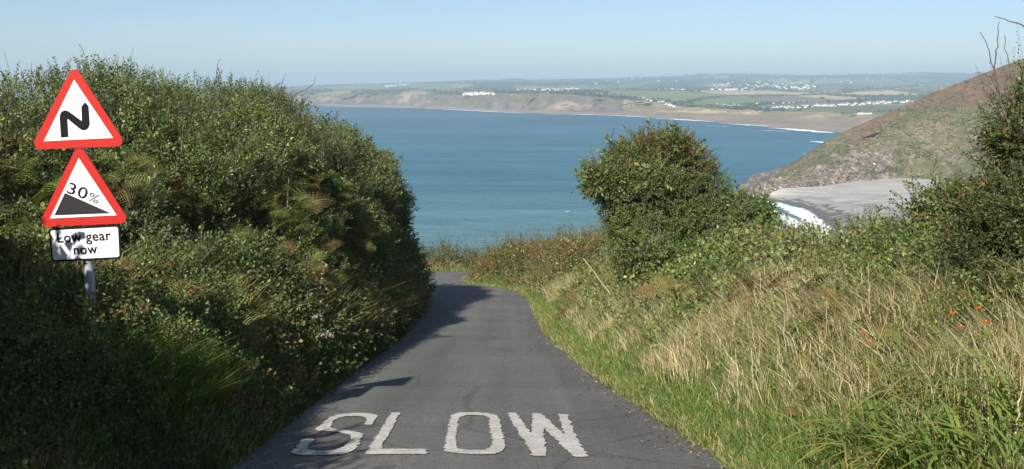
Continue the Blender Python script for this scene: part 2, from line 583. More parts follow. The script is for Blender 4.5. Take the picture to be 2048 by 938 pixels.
# smooth the table along the columns
ker = np.hanning(17); ker /= ker.sum()
tab = np.stack([np.convolve(np.pad(tab[:, k], 8, mode='edge'), ker, 'valid') for k in range(11)], 1)
dw = SEA / slope(tab[:, 0])
seg_n = [10, 44, 64, 44, 54]
keys_d = [dw, dw + tab[:, 2], dw + tab[:, 4], tab[:, 6], tab[:, 8], tab[:, 10]]
keys_z = [np.full_like(dw, SEA - 0.6)] + [slope(tab[:, c]) * d_ for c, d_ in ((1, keys_d[1]), (3, keys_d[2]), (5, keys_d[3]), (7, keys_d[4]), (9, keys_d[5]))]
rows_d, rows_z, rows_k = [dw - 60], [np.full_like(dw, SEA - 6)], [0.0]
for s_, nseg in enumerate(seg_n):
    for j in range(nseg):
        t = j / nseg
        tz = t if s_ in (0, 1) else t * t * (3 - 2 * t) * 0.35 + t * 0.65
        if s_ == 1: tz = smooth(0, 1, t) * 0.6 + t * 0.4
        rows_d.append(keys_d[s_] * (1 - t) + keys_d[s_ + 1] * t)
        rows_z.append(keys_z[s_] * (1 - tz) + keys_z[s_ + 1] * tz)
        rows_k.append(s_ + t)
for q_, (dd_, dz_) in enumerate(((0, 0), (300, -6), (900, -40), (1600, -90))):
    rows_d.append(keys_d[5] + dd_); rows_z.append(keys_z[5] + dz_); rows_k.append(5 + q_ * 0.3)
FD, FZ, FK = np.array(rows_d), np.array(rows_z), np.array(rows_k)[:, None]
FXw = (fpx[None] - 1024) / FPX * FD / (CT + 0.0) * (CT / (CT + 0.145 * ST)) * CT
FXw = (fpx[None] - 1024) / FPX * FD / (CT + 0.14 * ST)
pxy = np.stack([FXw, FD], -1)
cl = np.exp(-((FK - 1.5) / 0.55) ** 2)
FD2 = FD + cl * (fbm(pxy, 1 / 160., 4, 21) * 36 + np.abs(vnoise(pxy, 1 / 45., 23)) * 18 + np.abs(vnoise(pxy, 1 / 16., 24)) * 16)
hill = smooth(2.0, 2.6, FK)
FZ2 = FZ + hill * (fbm(pxy, 1 / 900., 3, 31) * 13 * smooth(2.4, 3.4, FK)) + hill * fbm(pxy, 1 / 70., 2, 37) * 1.2
FZ2 = FZ2 + cl * fbm(pxy, 1 / 30., 3, 41) * 4
FZ2 = FZ2 + smooth(4.6, 5.0, FK) * (fbm(pxy, 1 / 260., 3, 47) * 5)
FV = np.stack([FXw, FD2, FZ2], -1)
fpx_i, fpy_i = pix(FV)


def far_at(px, py):
    """index of the coast vertex first seen at (px, py)"""
    c = int(np.clip(round((px - fpx[0]) / 4), 0, len(fpx) - 1))
    col = fpy_i[:, c]
    ok = np.nonzero(col[3:-3] <= py)[0]
    r = (ok[0] + 3) if len(ok) else len(col) - 5
    a, b = FV[r - 1, c], FV[r, c]
    ya, yb = col[r - 1], col[r]
    t = 0 if abs(ya - yb) < 1e-6 else np.clip((ya - py) / (ya - yb), 0, 1)
    return a * (1 - t) + b * t


W2 = FV[..., :2].reshape(-1, 2)
seeds = np.stack([rng.uniform(-3800, 4200, 900), rng.uniform(1800, 7000, 900)], -1)
near1 = np.full(len(W2), 1e12); near2 = near1.copy(); nid = np.zeros(len(W2), int)
kq = np.broadcast_to(FK, FD.shape).reshape(-1)
wq = W2 * np.array([1.0, 0.62]) / (1 + 1.1 * smooth(3.0, 4.6, kq))[:, None]; sq = seeds * np.array([1.0, 0.62])
for k in range(len(sq)):
    d2 = ((wq - sq[k]) ** 2).sum(1)
    m1 = d2 < near1
    near2 = np.where(m1, near1, np.minimum(near2, d2))
    near1 = np.where(m1, d2, near1)
    nid[m1] = k
pal = np.array([(0.105, 0.150, 0.055), (0.135, 0.170, 0.065), (0.085, 0.120, 0.050), (0.165, 0.180, 0.085), (0.26, 0.215, 0.125), (0.055, 0.075, 0.040), (0.120, 0.140, 0.06), (0.20, 0.17, 0.11)])
pid = rng.choice(len(pal), len(sq), p=[.17, .17, .13, .11, .12, .15, .08, .07])
fcol = pal[pid][nid]
edge = (np.sqrt(near2) - np.sqrt(near1)) < 11
fcol[edge] = (0.045, 0.06, 0.03)
wood = fbm(W2 * np.array([.7, .5]), 1 / 330., 4, 61) + 0.25 * smooth(3.2, 4.2, np.broadcast_to(FK, FD.shape).reshape(-1)) > 0.42
fcol[wood] = (0.030, 0.046, 0.024)


def z4(*pts): return [(600 + x / 3.413, 120 + y / 3.413) for x, y in pts]
def z5(*pts): return [(1150 + x / 2.926, 120 + y / 2.926) for x, y in pts]


GREEN, TAN, MAUVE, DKG, BRN = (0.150, 0.190, 0.065), (0.40, 0.315, 0.19), (0.17, 0.135, 0.10), (0.06, 0.085, 0.035), (0.24, 0.17, 0.11)
FIELDS = [
    (z5((150, 178), (640, 180), (880, 208), (760, 226), (600, 246), (480, 232), (240, 205)), GREEN),
    (z5((650, 258), (740, 230), (900, 216), (1070, 226), (1150, 246), (1000, 260), (700, 270)), (0.125, 0.170, 0.06)),
    (z5((690, 180), (1130, 178), (1480, 200), (940, 211), (860, 200)), TAN),
    (z5((1270, 208), (1440, 203), (1720, 225), (1540, 233)), TAN),
    (z5((1540, 200), (1650, 185), (1850, 178), (2040, 205), (1700, 211)), (0.43, 0.33, 0.20)),
    (z5((1070, 212), (1260, 215), (1560, 238), (1380, 252), (1150, 246)), MAUVE),
    (z5((1690, 215), (2040, 205), (1960, 240), (1730, 238)), DKG),
    (z5((100, 168), (320, 171), (300, 181), (110, 179)), BRN),
    (z5((1250, 172), (1540, 174), (1560, 182), (1480, 184), (1300, 178)), (0.27, 0.22, 0.16)),
    (z5((1040, 268), (1340, 252), (1500, 252), (1560, 262), (1250, 280), (1120, 288)), (0.12, 0.15, 0.065)),
    (z5((1260, 285), (1560, 266), (1960, 262), (1960, 290), (1700, 305), (1400, 300)), (0.13, 0.125, 0.065)),
    (z4((1000, 172), (1060, 160), (1150, 160), (1185, 180), (1090, 192)), (0.26, 0.19, 0.13)),
    (z4((690, 222), (800, 206), (900, 222), (850, 238), (640, 238)), (0.30, 0.23, 0.15)),
    (z4((80, 232), (330, 206), (360, 222), (200, 242)), (0.28, 0.22, 0.14)),
    (z4((1465, 176), (1690, 178), (1670, 193), (1460, 193)), (0.20, 0.21, 0.09)),
    (z4((760, 165), (1000, 160), (1090, 195), (1040, 212), (900, 205), (740, 195)), (0.13, 0.175, 0.07)),
    (z4((180, 182), (480, 172), (640, 190), (520, 205), (250, 200)), (0.15, 0.18, 0.08)),
]


def inside(poly, p):
    poly = np.asarray(poly); r = np.zeros(len(p), bool); j = len(poly) - 1
    for i in range(len(poly)):
        xi, yi, xj, yj = *poly[i], *poly[j]
        c = ((yi > p[:, 1]) != (yj > p[:, 1])) & (p[:, 0] < (xj - xi) * (p[:, 1] - yi) / (yj - yi + 1e-12) + xi)
        r ^= c; j = i
    return r


kk = np.broadcast_to(FK, FD.shape).reshape(-1)
for poly, colr in FIELDS:
    wp = []
    pp = np.array(poly)
    for i in range(len(pp)):
        for t in np.linspace(0, 1, 6)[:-1]:
            q_ = pp[i] * (1 - t) + pp[(i + 1) % len(pp)] * t
            wp.append(far_at(*q_)[:2])
    m_ = inside(wp, W2) & (kk > 1.95)
    fcol[m_] = np.array(colr) * (1 + 0.12 * fbm(W2[m_], 1 / 120., 3, 71))[:, None]
nz = fbm(FV.reshape(-1, 3) * np.array([1, 1, 3.0]), 1 / 90., 4, 81)[:, None]
st2 = vnoise(FV.reshape(-1, 3) * np.array([1, .3, .25]), 1 / 16., 87)[:, None]
rock = np.array([0.128, 0.106, 0.088]) * (1 + 0.35 * nz) * (1 + .35 * st2)
rock = np.where(nz + .3 * st2 > 0.75, np.array([[0.24, 0.18, 0.125]]), rock)
rock = np.where(nz < -0.22, np.array([[0.12, 0.115, 0.070]]), rock)
colx = np.broadcast_to(fpx[None], FD.shape).reshape(-1)
beachy = smooth(1200, 1300, colx)[:, None]
sandy = np.array([0.235, 0.180, 0.135]) * (1 + 0.22 * nz)
dune = np.where(nz > 0.1, np.array([[0.40, 0.29, 0.16]]), np.array([[0.20, 0.17, 0.09]]))
kx = kk[:, None]
low_ = np.where(kx < 1, sandy, np.where(beachy > 0.5, dune, rock))
fcol = np.where(kx < 1.97, low_, fcol)
grassy = (kx > 1.45) & (kx < 2.0) & (nz < 0.25) & (beachy < 0.5)
fcol = np.where(grassy, np.array([[0.118, 0.104, 0.066]]), fcol)
M_FAR = tint_mat('far_land', 0.95, 0.035, 0.3)
tag(obj('coast_terrain', mesh_data('coast_terrain', FV.reshape(-1, 3), grid_quads(*FD.shape), None, fcol, True), M_FAR), kind='structure')


# ------------------------------------------------------------------ headland over the cove, its beach and surf
HD = np.array([  # px, base py, ridge py, ridge distance
    [1478, 386, 386, 716], [1500, 389, 381, 724], [1518, 395, 367, 745], [1560, 402, 350, 765], [1600, 401, 323, 790], [1650, 397, 284, 812],
    [1700, 387, 257, 832], [1750, 381, 234, 848], [1800, 378, 212, 862], [1850, 379, 189, 876], [1900, 386, 169, 886],
    [1950, 396, 149, 895], [2000, 410, 129, 902], [2048, 425, 111, 908], [2150, 450, 82, 912], [2300, 480, 60, 915]], float)
hpx = np.arange(1478, 2300, 2.5)
hb, hr, hdst = (np.interp(hpx, HD[:, 0], HD[:, k]) for k in (1, 2, 3))
hbd = (SEA - 1) / slope(hb)
NT = 150
T = np.linspace(0, 1, NT)[:, None]
hz0, hz1 = np.full_like(hpx, SEA - 1), slope(hr) * hdst
Tz = T ** 0.92
HDm = hbd[None] * (1 - T) + hdst[None] * T
HZm = hz0[None] * (1 - Tz) + hz1[None] * Tz
HXm = (hpx[None] - 1024) / FPX * HDm / (CT + 0.08 * ST)
back_t = np.linspace(0.08, 1, 14)[:, None]
HDb = hdst[None] + back_t * 190
HZb = hz1[None] + (SEA - 4 - hz1[None]) * back_t ** 1.4
HXb = (hpx[None] - 1024) / FPX * hdst[None] / (CT + 0.08 * ST) + back_t * 40
HV = np.stack([np.concatenate([HXm, HXb]), np.concatenate([HDm, HDb]), np.concatenate([HZm, HZb])], -1)
front = np.concatenate([T, np.ones_like(back_t)])
hp2 = np.broadcast_to(hpx[None], HV.shape[:2])
rocky = smooth(0, 1, 1.3 - front * 1.6) * (1 - smooth(1680, 1850, hp2 + 30 * fbm(HV, 1 / 20., 2, 3))) + 0.9 * (1 - smooth(1540, 1590, hp2))
rocky = np.clip(rocky, 0, 1)
strat = HV[..., 2] * 0.62 + HV[..., 0] * -0.40 + fbm(HV, 1 / 30., 3, 101) * 4
st = np.abs((strat / 4.4) % 1 - 0.5) * 2
off = rocky * ((st ** 2) * 3.4 + fbm(HV, 1 / 7., 4, 103) * 2.2) + fbm(HV, 1 / 28., 4, 107) * 2.6 * smooth(0, .1, front) + fbm(HV, 1 / 6., 3, 109) * 0.55
gul = np.exp(-((hp2 - (1690 + 70 * front + 15 * fbm(HV, 1 / 25., 2, 111))) / 16) ** 2) * (front < 0.75)
off = off - gul * 5
HV[..., 1] += -off * 0.8
HV[..., 2] += off * 0.45 * (1 - smooth(0.95, 1.0, front) * 0.6)
ns = fbm(HV, 1 / 22., 4, 121)
ns2 = fbm(HV * np.array([1, 1, 1.6]), 1 / 9., 4, 127)
hpy = pix(HV)[1]
skyl = np.interp(hp2, HD[:, 0], HD[:, 2])
dsk = hpy - skyl + ns * 12                                 # how far below the ridge (about 2.4 px to the metre)
c_tan, c_grn, c_hea, c_rock, c_pale = (np.array(c) for c in ((0.190, 0.155, 0.090), (0.108, 0.108, 0.048), (0.135, 0.082, 0.050), (0.150, 0.128, 0.106), (0.31, 0.26, 0.205)))
fine = fbm(HV, 1 / 4.5, 3, 151)
def blend(base, colr, w): return base * (1 - w[..., None]) + colr * w[..., None]
hc = blend(np.broadcast_to(c_tan, HV.shape).copy(), np.array([0.125, 0.110, 0.064]), smooth(-.25, .25, ns2 + .6 * fine))
hc = blend(hc, c_grn, smooth(-.05, .4, ns + .5 * fine - .1) * (front < .93))
hc = blend(hc, c_pale * .8, smooth(.45, .7, fine + .25 * ns2) * (front < .8) * .7)
hw = smooth(-14, 14, 20 + 46 * smooth(1790, 1960, hp2) - dsk + 14 * fine) * smooth(1660, 1760, hp2 + 25 * ns2) * smooth(-.75, -.3, ns2 + .4 * fine)
hc = blend(hc, c_hea * (1 + 0.3 * fine[..., None]), hw)
gw = np.exp(-((dsk - 32) / 17) ** 2) * smooth(1640, 1720, hp2) * (1 - smooth(1880, 1930, hp2)) * smooth(-.4, .1, ns + .6 * fine)
hc = blend(hc, c_grn * .9, gw)
dk = smooth(-.5, -.75, ns2 + .35 * fine)
hc = blend(hc, np.array([0.075, 0.085, 0.04]), dk)
rk = smooth(.30, .55, rocky + ns2 * 0.30 + fine * .18)
hc = blend(hc, c_rock * (1 + 0.6 * (st - 0.4)[..., None]) * (1 + 0.4 * fine[..., None]), rk)
hc = blend(hc, c_pale, rk * smooth(.35, .6, fine + .4 * ns2))
scree = smooth(.35, .7, np.exp(-((hp2 - (1672 + 28 * front)) / 20) ** 2) + .3 * fine) * (front < 0.42) * (front > 0.03)
hc = blend(hc, np.array([0.30, 0.245, 0.18]), scree)
orange = (np.abs(hp2 - 1697 - 14 * ns) < 3.5 + 3 * fine) & (front < 0.22) & (front > 0.05)
hc = np.where(orange[..., None], np.array([0.36, 0.21, 0.10]), hc)
hc = np.maximum(hc, 0.02)
M_HEAD = tint_mat('headland', 0.95, 0.45, 0.35, 0.9, 1.2, 0.25)
tag(obj('hillside', mesh_data('hillside', HV.reshape(-1, 3), grid_quads(*HV.shape[:2]), None, hc.reshape(-1, 3), False), M_HEAD), kind='structure')


def sea_at(px, py): return P(px, py, SEA / slope(py))


def resample(pts, n):
    pts = np.asarray(pts, float)
    s = np.concatenate([[0], np.cumsum(np.linalg.norm(np.diff(pts, axis=0), axis=1))])
    t = np.linspace(0, s[-1], n)
    return np.stack([np.interp(t, s, pts[:, k]) for k in range(pts.shape[1])], 1)


WL = np.array([(1530, 398), (1565, 403), (1600, 412), (1632, 428), (1648, 448), (1655, 470), (1662, 500), (1690, 560), (1740, 640)], float)
IL = np.array([(1560, 396), (1590, 394), (1640, 392), (1700, 382), (1780, 374), (1860, 372), (1960, 392), (2060, 425), (2160, 470)], float)
NB = 110
wl = resample(sea_at(WL[:, 0], WL[:, 1]), NB)
il = resample(sea_at(IL[:, 0], IL[:, 1]), NB)
bt = np.concatenate([[-0.08], np.linspace(0, 1.06, 60)])[:, None, None]
BV = wl[None] * (1 - bt) + il[None] * bt
hump = np.interp(bt[..., 0], [-0.08, 0, .1, .22, .45, 1.06], [-1.0, -.05, .8, 1.6, 4.2, 6.5])
BV[..., 2] = SEA + hump + fbm(BV, 1 / 9., 3, 131) * 0.25 * (bt[..., 0] > 0.02)
bn = fbm(BV * np.array([1, 2.2, 0]), 1 / 14., 3, 133)
wet = (bt[..., 0] + 0.06 * bn < 0.13) | ((np.abs(bt[..., 0] - 0.2 + 0.05 * bn) < 0.02))
bandv = smooth(.05, .55, bt[..., 0] + .10 * bn)[..., None]
dryc = np.array([0.235, 0.23, 0.225]) * (1 - bandv) + np.array([0.37, 0.355, 0.335]) * bandv
strand = np.exp(-((bt[..., 0] - .33 + .05 * bn) / .018) ** 2)[..., None] + np.exp(-((bt[..., 0] - .52 + .06 * bn) / .02) ** 2)[..., None]
bc = np.where(wet[..., None], np.array([0.115, 0.11, 0.105]), dryc * (1 + 0.16 * bn[..., None]) * (1 - .25 * np.clip(strand, 0, 1)))
M_SHINGLE = tint_mat('shingle', 0.95, 0.9, 0.22, 0.6, 0.5, 1.2)
tag(obj('beach', mesh_data('beach', BV.reshape(-1, 3), grid_quads(*BV.shape[:2]), None, bc.reshape(-1, 3), True), M_SHINGLE), kind='structure')


def foam_mat(name, scale, thr):
    m, nt, bs, out = mat(name)
    co = objcoord(nt)
    at = nt.nodes.new('ShaderNodeAttribute'); at.attribute_name = 'tint'
    mp = nt.nodes.new('ShaderNodeMapping'); mp.inputs['Scale'].default_value = (0.7, 1.3, 1)
    nt.links.new(co, mp.inputs[0])
    n = noise_n(nt, scale, 6, 0.68, mp.outputs[0])
    mth = nt.nodes.new('ShaderNodeMath'); mth.operation = 'ADD'
    nt.links.new(n.outputs['Fac'], mth.inputs[0]); nt.links.new(at.outputs['Fac'], mth.inputs[1])
    r = ramp(nt, mth.outputs[0], [(thr, (0, 0, 0)), (thr + 0.09, (1, 1, 1))])
    bs.inputs['Base Color'].default_value = (0.80, 0.83, 0.84, 1)
    bs.inputs['Roughness'].default_value = 0.8
    tr = nt.nodes.new('ShaderNodeBsdfTransparent')
    mx = nt.nodes.new('ShaderNodeMixShader')
    nt.links.new(r.outputs[0], mx.inputs[0]); nt.links.new(tr.outputs[0], mx.inputs[1]); nt.links.new(bs.outputs[0], mx.inputs[2])
    nt.links.new(mx.outputs[0], out.inputs['Surface'])
    return m


M_FOAM = foam_mat('foam_near', 0.20, 0.60)
M_FOAMF = foam_mat('foam_far', 0.035, 0.60)


def foam_strip(line_px, w_out, w_in, material, n=80, h=0.35, power=0.35, across=16):
    ln = resample(sea_at(*np.array(line_px, float).T), n)
    tg = np.gradient(ln, axis=0); nr = np.stack([tg[:, 1], -tg[:, 0], tg[:, 2] * 0], 1)
    nr /= np.linalg.norm(nr, axis=1, keepdims=True) + 1e-9
    s = np.linspace(-1, 1, across)[:, None, None]
    wv = 1 + 0.6 * fbm(ln * 0.5, 1 / max(w_out, 3.0), 2, 55)[None, :, None]
    w = np.where(s < 0, w_in, w_out) * wv
    v = ln[None] + nr[None] * s * w
    prof = np.clip(1 - np.abs(s[..., 0]), 0, 1) * np.ones((1, n))
    v[..., 2] = SEA + 0.12 + h * prof ** 1.5 * (0.6 + 0.4 * vnoise(v, 1 / 6., 58))
    a = (prof ** 0.6 - 0.62) * power * 2
    a = a * np.ones_like(prof) - 0.5 * (1 - np.sin(np.linspace(0, 1, n) * math.pi) ** 0.25)[None]
    tag(obj('surf', mesh_data('surf', v.reshape(-1, 3), grid_quads(across, n), None, np.repeat(a.reshape(-1, 1), 3, 1), True), material), kind='stuff')


foam_strip([(1505, 402), (1550, 408), (1592, 420), (1622, 438), (1636, 458), (1640, 485), (1655, 540)], 17, 14, M_FOAM, 90, 0.9, 0.72)
foam_strip([(1500, 410), (1540, 420), (1580, 440), (1606, 465), (1615, 500), (1625, 550)], 13, 10, M_FOAM, 90, 0.7, 0.52)
foam_strip([(1480, 386), (1505, 392), (1535, 398)], 5, 4, M_FOAM, 50, 0.6, 0.7)
foam_strip([(1522, 370), (1560, 361), (1580, 356)], 4, 5, M_FOAM, 50, 0.5, 0.6)
for a_ in ([(1122, 424), (1140, 423), (1156, 423)], [(1098, 410), (1115, 409.5), (1130, 410)]):
    foam_strip(a_, 1.1, 1.1, M_FOAM, 40, 0.3, 0.24)
foam_strip([(1600, 308), (1612, 307), (1625, 307)], 5, 5, M_FOAMF, 30, 0.4, 0.4)
foam_strip([(1618, 283), (1640, 284), (1662, 287)], 14, 12, M_FOAMF, 40, 0.5, 0.75)
foam_strip([(1540, 256), (1580, 258), (1620, 262), (1665, 266)], 26, 22, M_FOAMF, 70, 0.6, 0.75)
foam_strip([(1440, 247), (1480, 249), (1530, 252), (1580, 254)], 26, 20, M_FOAMF, 70, 0.6, 0.6)
foam_strip([(1310, 237), (1345, 238), (1385, 241), (1440, 244)], 26, 22, M_FOAMF, 60, 0.6, 0.7)
foam_strip([(1080, 228), (1150, 228.5), (1230, 231), (1305, 235)], 20, 20, M_FOAMF, 90, 0.6, 0.8)
foam_strip([(850, 217), (910, 219.5), (1000, 224), (1060, 227)], 24, 20, M_FOAMF, 90, 0.6, 0.8)
foam_strip([(640, 211.5), (700, 213), (800, 215), (840, 216)], 24, 20, M_FOAMF, 90, 0.6, 0.7)
foam_strip([(1480, 262), (1530, 261), (1590, 265)], 9, 9, M_FOAMF, 40, 0.5, 0.35)
foam_strip([(1380, 250), (1440, 252), (1470, 254)], 9, 9, M_FOAMF, 40, 0.5, 0.35)

# boulders under the headland
M_ROCK = tint_mat('boulder', 0.95, 0.8, 0.4, 0.6, 0.4)


def boulder_mesh(seed):
    bm = bmesh.new(); bmesh.ops.create_icosphere(bm, subdivisions=2, radius=1)
    v = np.array([x.co for x in bm.verts]); f = np.array([[x.index for x in q.verts] for q in bm.faces]); bm.free()
    r_ = np.random.default_rng(seed)
    for _ in range(9):
        n = r_.normal(size=3); n /= np.linalg.norm(n)
        dd = r_.uniform(0.45, 0.85); h = v @ n
        v -= np.outer(np.maximum(h - dd, 0), n)
    v = v * (1 + 0.12 * fbm(v, 1.7, 2, seed))[:, None]
    return mesh_data('boulder', v, None, f, np.tile([0.23, 0.19, 0.155], (len(v), 1)))


bms = [boulder_mesh(200 + k) for k in range(5)]
for k in range(90):
    px = rng.uniform(1500, 1715); t = rng.beta(1.2, 3.0)
    c = int(np.clip((px - 1478) / 2.5, 0, HV.shape[1] - 1)); r_ = int(t * 40)
    p = HV[r_, c].copy()
    if k < 30: p = sea_at(rng.uniform(1500, 1640), 0) if False else HV[int(rng.uniform(0, 6)), c].copy(); p[1] -= rng.uniform(0, 8); p[2] = max(p[2], SEA + 0.1)
    o = obj('boulder', bms[k % 5], M_ROCK, loc=p)
    s_ = rng.uniform(0.8, 2.4) * (1.25 if k < 30 else 1)
    o.scale = (s_ * rng.uniform(1, 1.7), s_ * rng.uniform(.8, 1.2), s_ * rng.uniform(.5, .8))
    o.rotation_euler = (rng.uniform(-.3, .3), R(-25) + rng.uniform(-.2, .2), rng.uniform(0, 6))
    tag(o, 'grey brown boulder among the tumbled rocks at the foot of the headland', 'boulder', 'boulders below the headland')

# ------------------------------------------------------------------ far houses, hedgerows, turbines
M_HWALL = plain_mat('house_render', (0.66, 0.65, 0.62), 0.8, 0, 0.06, 0.3)
M_HROOF = plain_mat('house_slate', (0.17, 0.165, 0.17), 0.8, 0, 0.2, 0.3)
M_HROOF2 = plain_mat('house_tile', (0.30, 0.19, 0.15), 0.8, 0, 0.2, 0.3)


def house_mesh(w, l, h, rh, ov=0.4, porch=False):
    b = []; f = []; mi = []
    def add(v, q, m):
        n = len(b); b.extend(v); f.extend([[i + n for i in x] for x in q]); mi.extend([m] * len(q))
    x, y = l / 2, w / 2
    add([(-x, -y, -3), (x, -y, -3), (x, y, -3), (-x, y, -3), (-x, -y, h), (x, -y, h), (x, y, h), (-x, y, h), (-x, 0, h + rh), (x, 0, h + rh)],
        [(0, 1, 5, 4), (2, 3, 7, 6), (3, 0, 4, 8, 7), (1, 2, 6, 9, 5)], 0)
    k = ov
    add([(-x - k, -y - k, h - .25), (x + k, -y - k, h - .25), (x + k, 0, h + rh + .15), (-x - k, 0, h + rh + .15), (-x - k, y + k, h - .25), (x + k, y + k, h - .25)],
        [(0, 1, 2, 3), (3, 2, 5, 4)], 1)
    for sx in (-1,):
        cx = sx * (x - 1)
        v, q = box_vq(cx - .5, cx + .5, -.5, .5, h, h + rh + 1.1)
        add([tuple(p) for p in v], [tuple(p) for p in q], 0)
    me = bpy.data.meshes.new('house'); me.from_pydata(b, [], f)
    me.polygons.foreach_set('material_index', np.array(mi, np.int32))
    return me


hms = []
for k, (w, l, h, rh) in enumerate([(7, 10, 4.5, 2.2), (7, 14, 4.8, 2.3), (8, 9, 5.2, 2.8), (6, 17, 3.0, 1.5), (8, 12, 5.0, 2.0)]):
    me = house_mesh(w, l, h, rh); me.materials.append(M_HWALL); me.materials.append(M_HROOF2 if k == 2 else M_HROOF); hms.append(me)
mm = house_mesh(3.2, 9, 2.8, 0.4, 0.1); mm.materials.append(M_HWALL); mm.materials.append(M_HWALL); hms.append(mm)


ORD = ['first', 'second', 'third', 'fourth', 'fifth', 'sixth', 'seventh', 'eighth', 'ninth', 'tenth', 'eleventh', 'twelfth', 'thirteenth', 'fourteenth', 'fifteenth', 'sixteenth', 'seventeenth', 'eighteenth', 'nineteenth']
TENS = {2: 'twent', 3: 'thirt', 4: 'fort', 5: 'fift'}


def ordinal(k):
    if k <= 19: return ORD[k - 1]
    return TENS[k // 10] + ('ieth' if k % 10 == 0 else 'y-' + ORD[k % 10 - 1])


def houses(n, x0, x1, f_y, jy, label, group, kinds=(0, 1, 2, 4), sc=1.0):
    for k in range(n):
        px = x0 + (x1 - x0) * (k + rng.uniform(.1, .9)) / n
        py = f_y(px) + rng.uniform(-jy, jy)
        p = far_at(px, py)
        o = obj('house', hms[int(rng.choice(kinds))], None, loc=p)
        s_ = .78 * sc * rng.uniform(.7, 1.3)
        o.scale = (s_, s_, s_)
        o.rotation_euler = (0, 0, rng.normal(0.1, 0.5))
        tag(o, label + ', ' + ordinal(k + 1) + ' from left', 'house', group)


def lin(x0, y0, x1, y1): return lambda x: y0 + (y1 - y0) * (x - x0) / (x1 - x0)


houses(16, 768, 824, lin(768, 174, 824, 168), 1.4, 'small white house in the leftmost hilltop cluster', 'white houses on the leftmost hilltop', sc=1.3)
houses(5, 735, 765, lin(735, 170, 765, 168), .6, 'small white house left of the hilltop cluster', 'white houses left of the hilltop cluster', sc=1.1)
houses(16, 926, 990, lin(926, 189, 990, 188), .8, 'small white house on the cliff edge left of centre', 'white houses on the cliff edge', sc=1.15)
houses(42, 1034, 1160, lin(1034, 181, 1160, 179), 2.6, 'small white house in the village above the middle cliffs', 'white houses of the plateau village', sc=1.1)
houses(5, 1192, 1234, lin(1192, 189, 1234, 194), .7, 'small white house left of the big green field', 'white houses left of the green field', sc=.9)
houses(9, 1320, 1370, lin(1320, 179, 1370, 180), .8, 'white house in the row behind the big green field', 'white houses behind the green field', (1, 3, 4), 1.1)
houses(11, 1280, 1362, lin(1280, 196, 1362, 213), 1.6, 'white house on the slope below the green field', 'white houses below the green field', sc=.9)
houses(56, 1422, 1628, lin(1422, 176, 1628, 173), 6.0, 'tiny pale house in the inland hillside town', 'pale houses of the inland town', sc=1.35)
houses(18, 1436, 1496, lin(1436, 210, 1496, 214), 3.0, 'white house in the cluster just above the beach', 'white houses above the beach', sc=.8)
houses(13, 1500, 1615, lin(1500, 209, 1615, 203), 1.6, 'small white house on the slope behind the seafront row', 'white houses behind the seafront row', sc=.7)
houses(58, 1530, 1840, lin(1530, 218, 1840, 203), 2.0, 'white bungalow in the long seafront row', 'white bungalows of the seafront row', sc=.8)
houses(6, 1716, 1746, lin(1716, 228, 1746, 228), .5, 'low white hut on the dunes', 'white huts on the dunes', (5,), .9)
houses(26, 1180, 1780, lin(1180, 163, 1780, 163), 6.5, 'lone pale farmhouse on the far blue hills', 'farmhouses on the far hills', sc=1.3)

def hedgerow(pts, label, h=4.0, w=4.0):
    wp = []
    pp = resample(np.array(pts, float), 40)
    line = np.array([far_at(*q) for q in pp])
    th = np.linspace(0, math.pi, 5)
    v = []
    for i in range(len(line)):
        s_ = 1 + 0.4 * vnoise(line[i], 0.05, 3)
        for t in th:
            v.append(line[i] + np.array([0, -math.cos(t) * w * s_, math.sin(t) * h * s_ - .5]))
    o = obj('hedgerow', mesh_data('hedgerow', np.array(v), grid_quads(len(line), 5), None, np.tile([.045, .062, .028], (len(v), 1))), M_FAR)
    tag(o, label, 'hedge', 'far field hedgerows')


hedgerow(z5((585, 252), (660, 238), (760, 222), (900, 212), (950, 210)), 'dark curving hedgerow climbing the right side of the big green field')
hedgerow(z5((950, 211), (1080, 207), (1260, 209), (1440, 203)), 'dark hedgerow along the lower edge of the long tan field')
hedgerow(z5((1440, 197), (1560, 205), (1700, 213), (1900, 209)), 'dark hedgerow dividing the two right hand tan fields')
hedgerow(z5((120, 178), (400, 178), (640, 180)), 'thin dark hedgerow along the top of the big green field')
hedgerow(z5((660, 272), (900, 268), (1130, 250), (1360, 250)), 'dark hedgerow behind the houses above the beach')

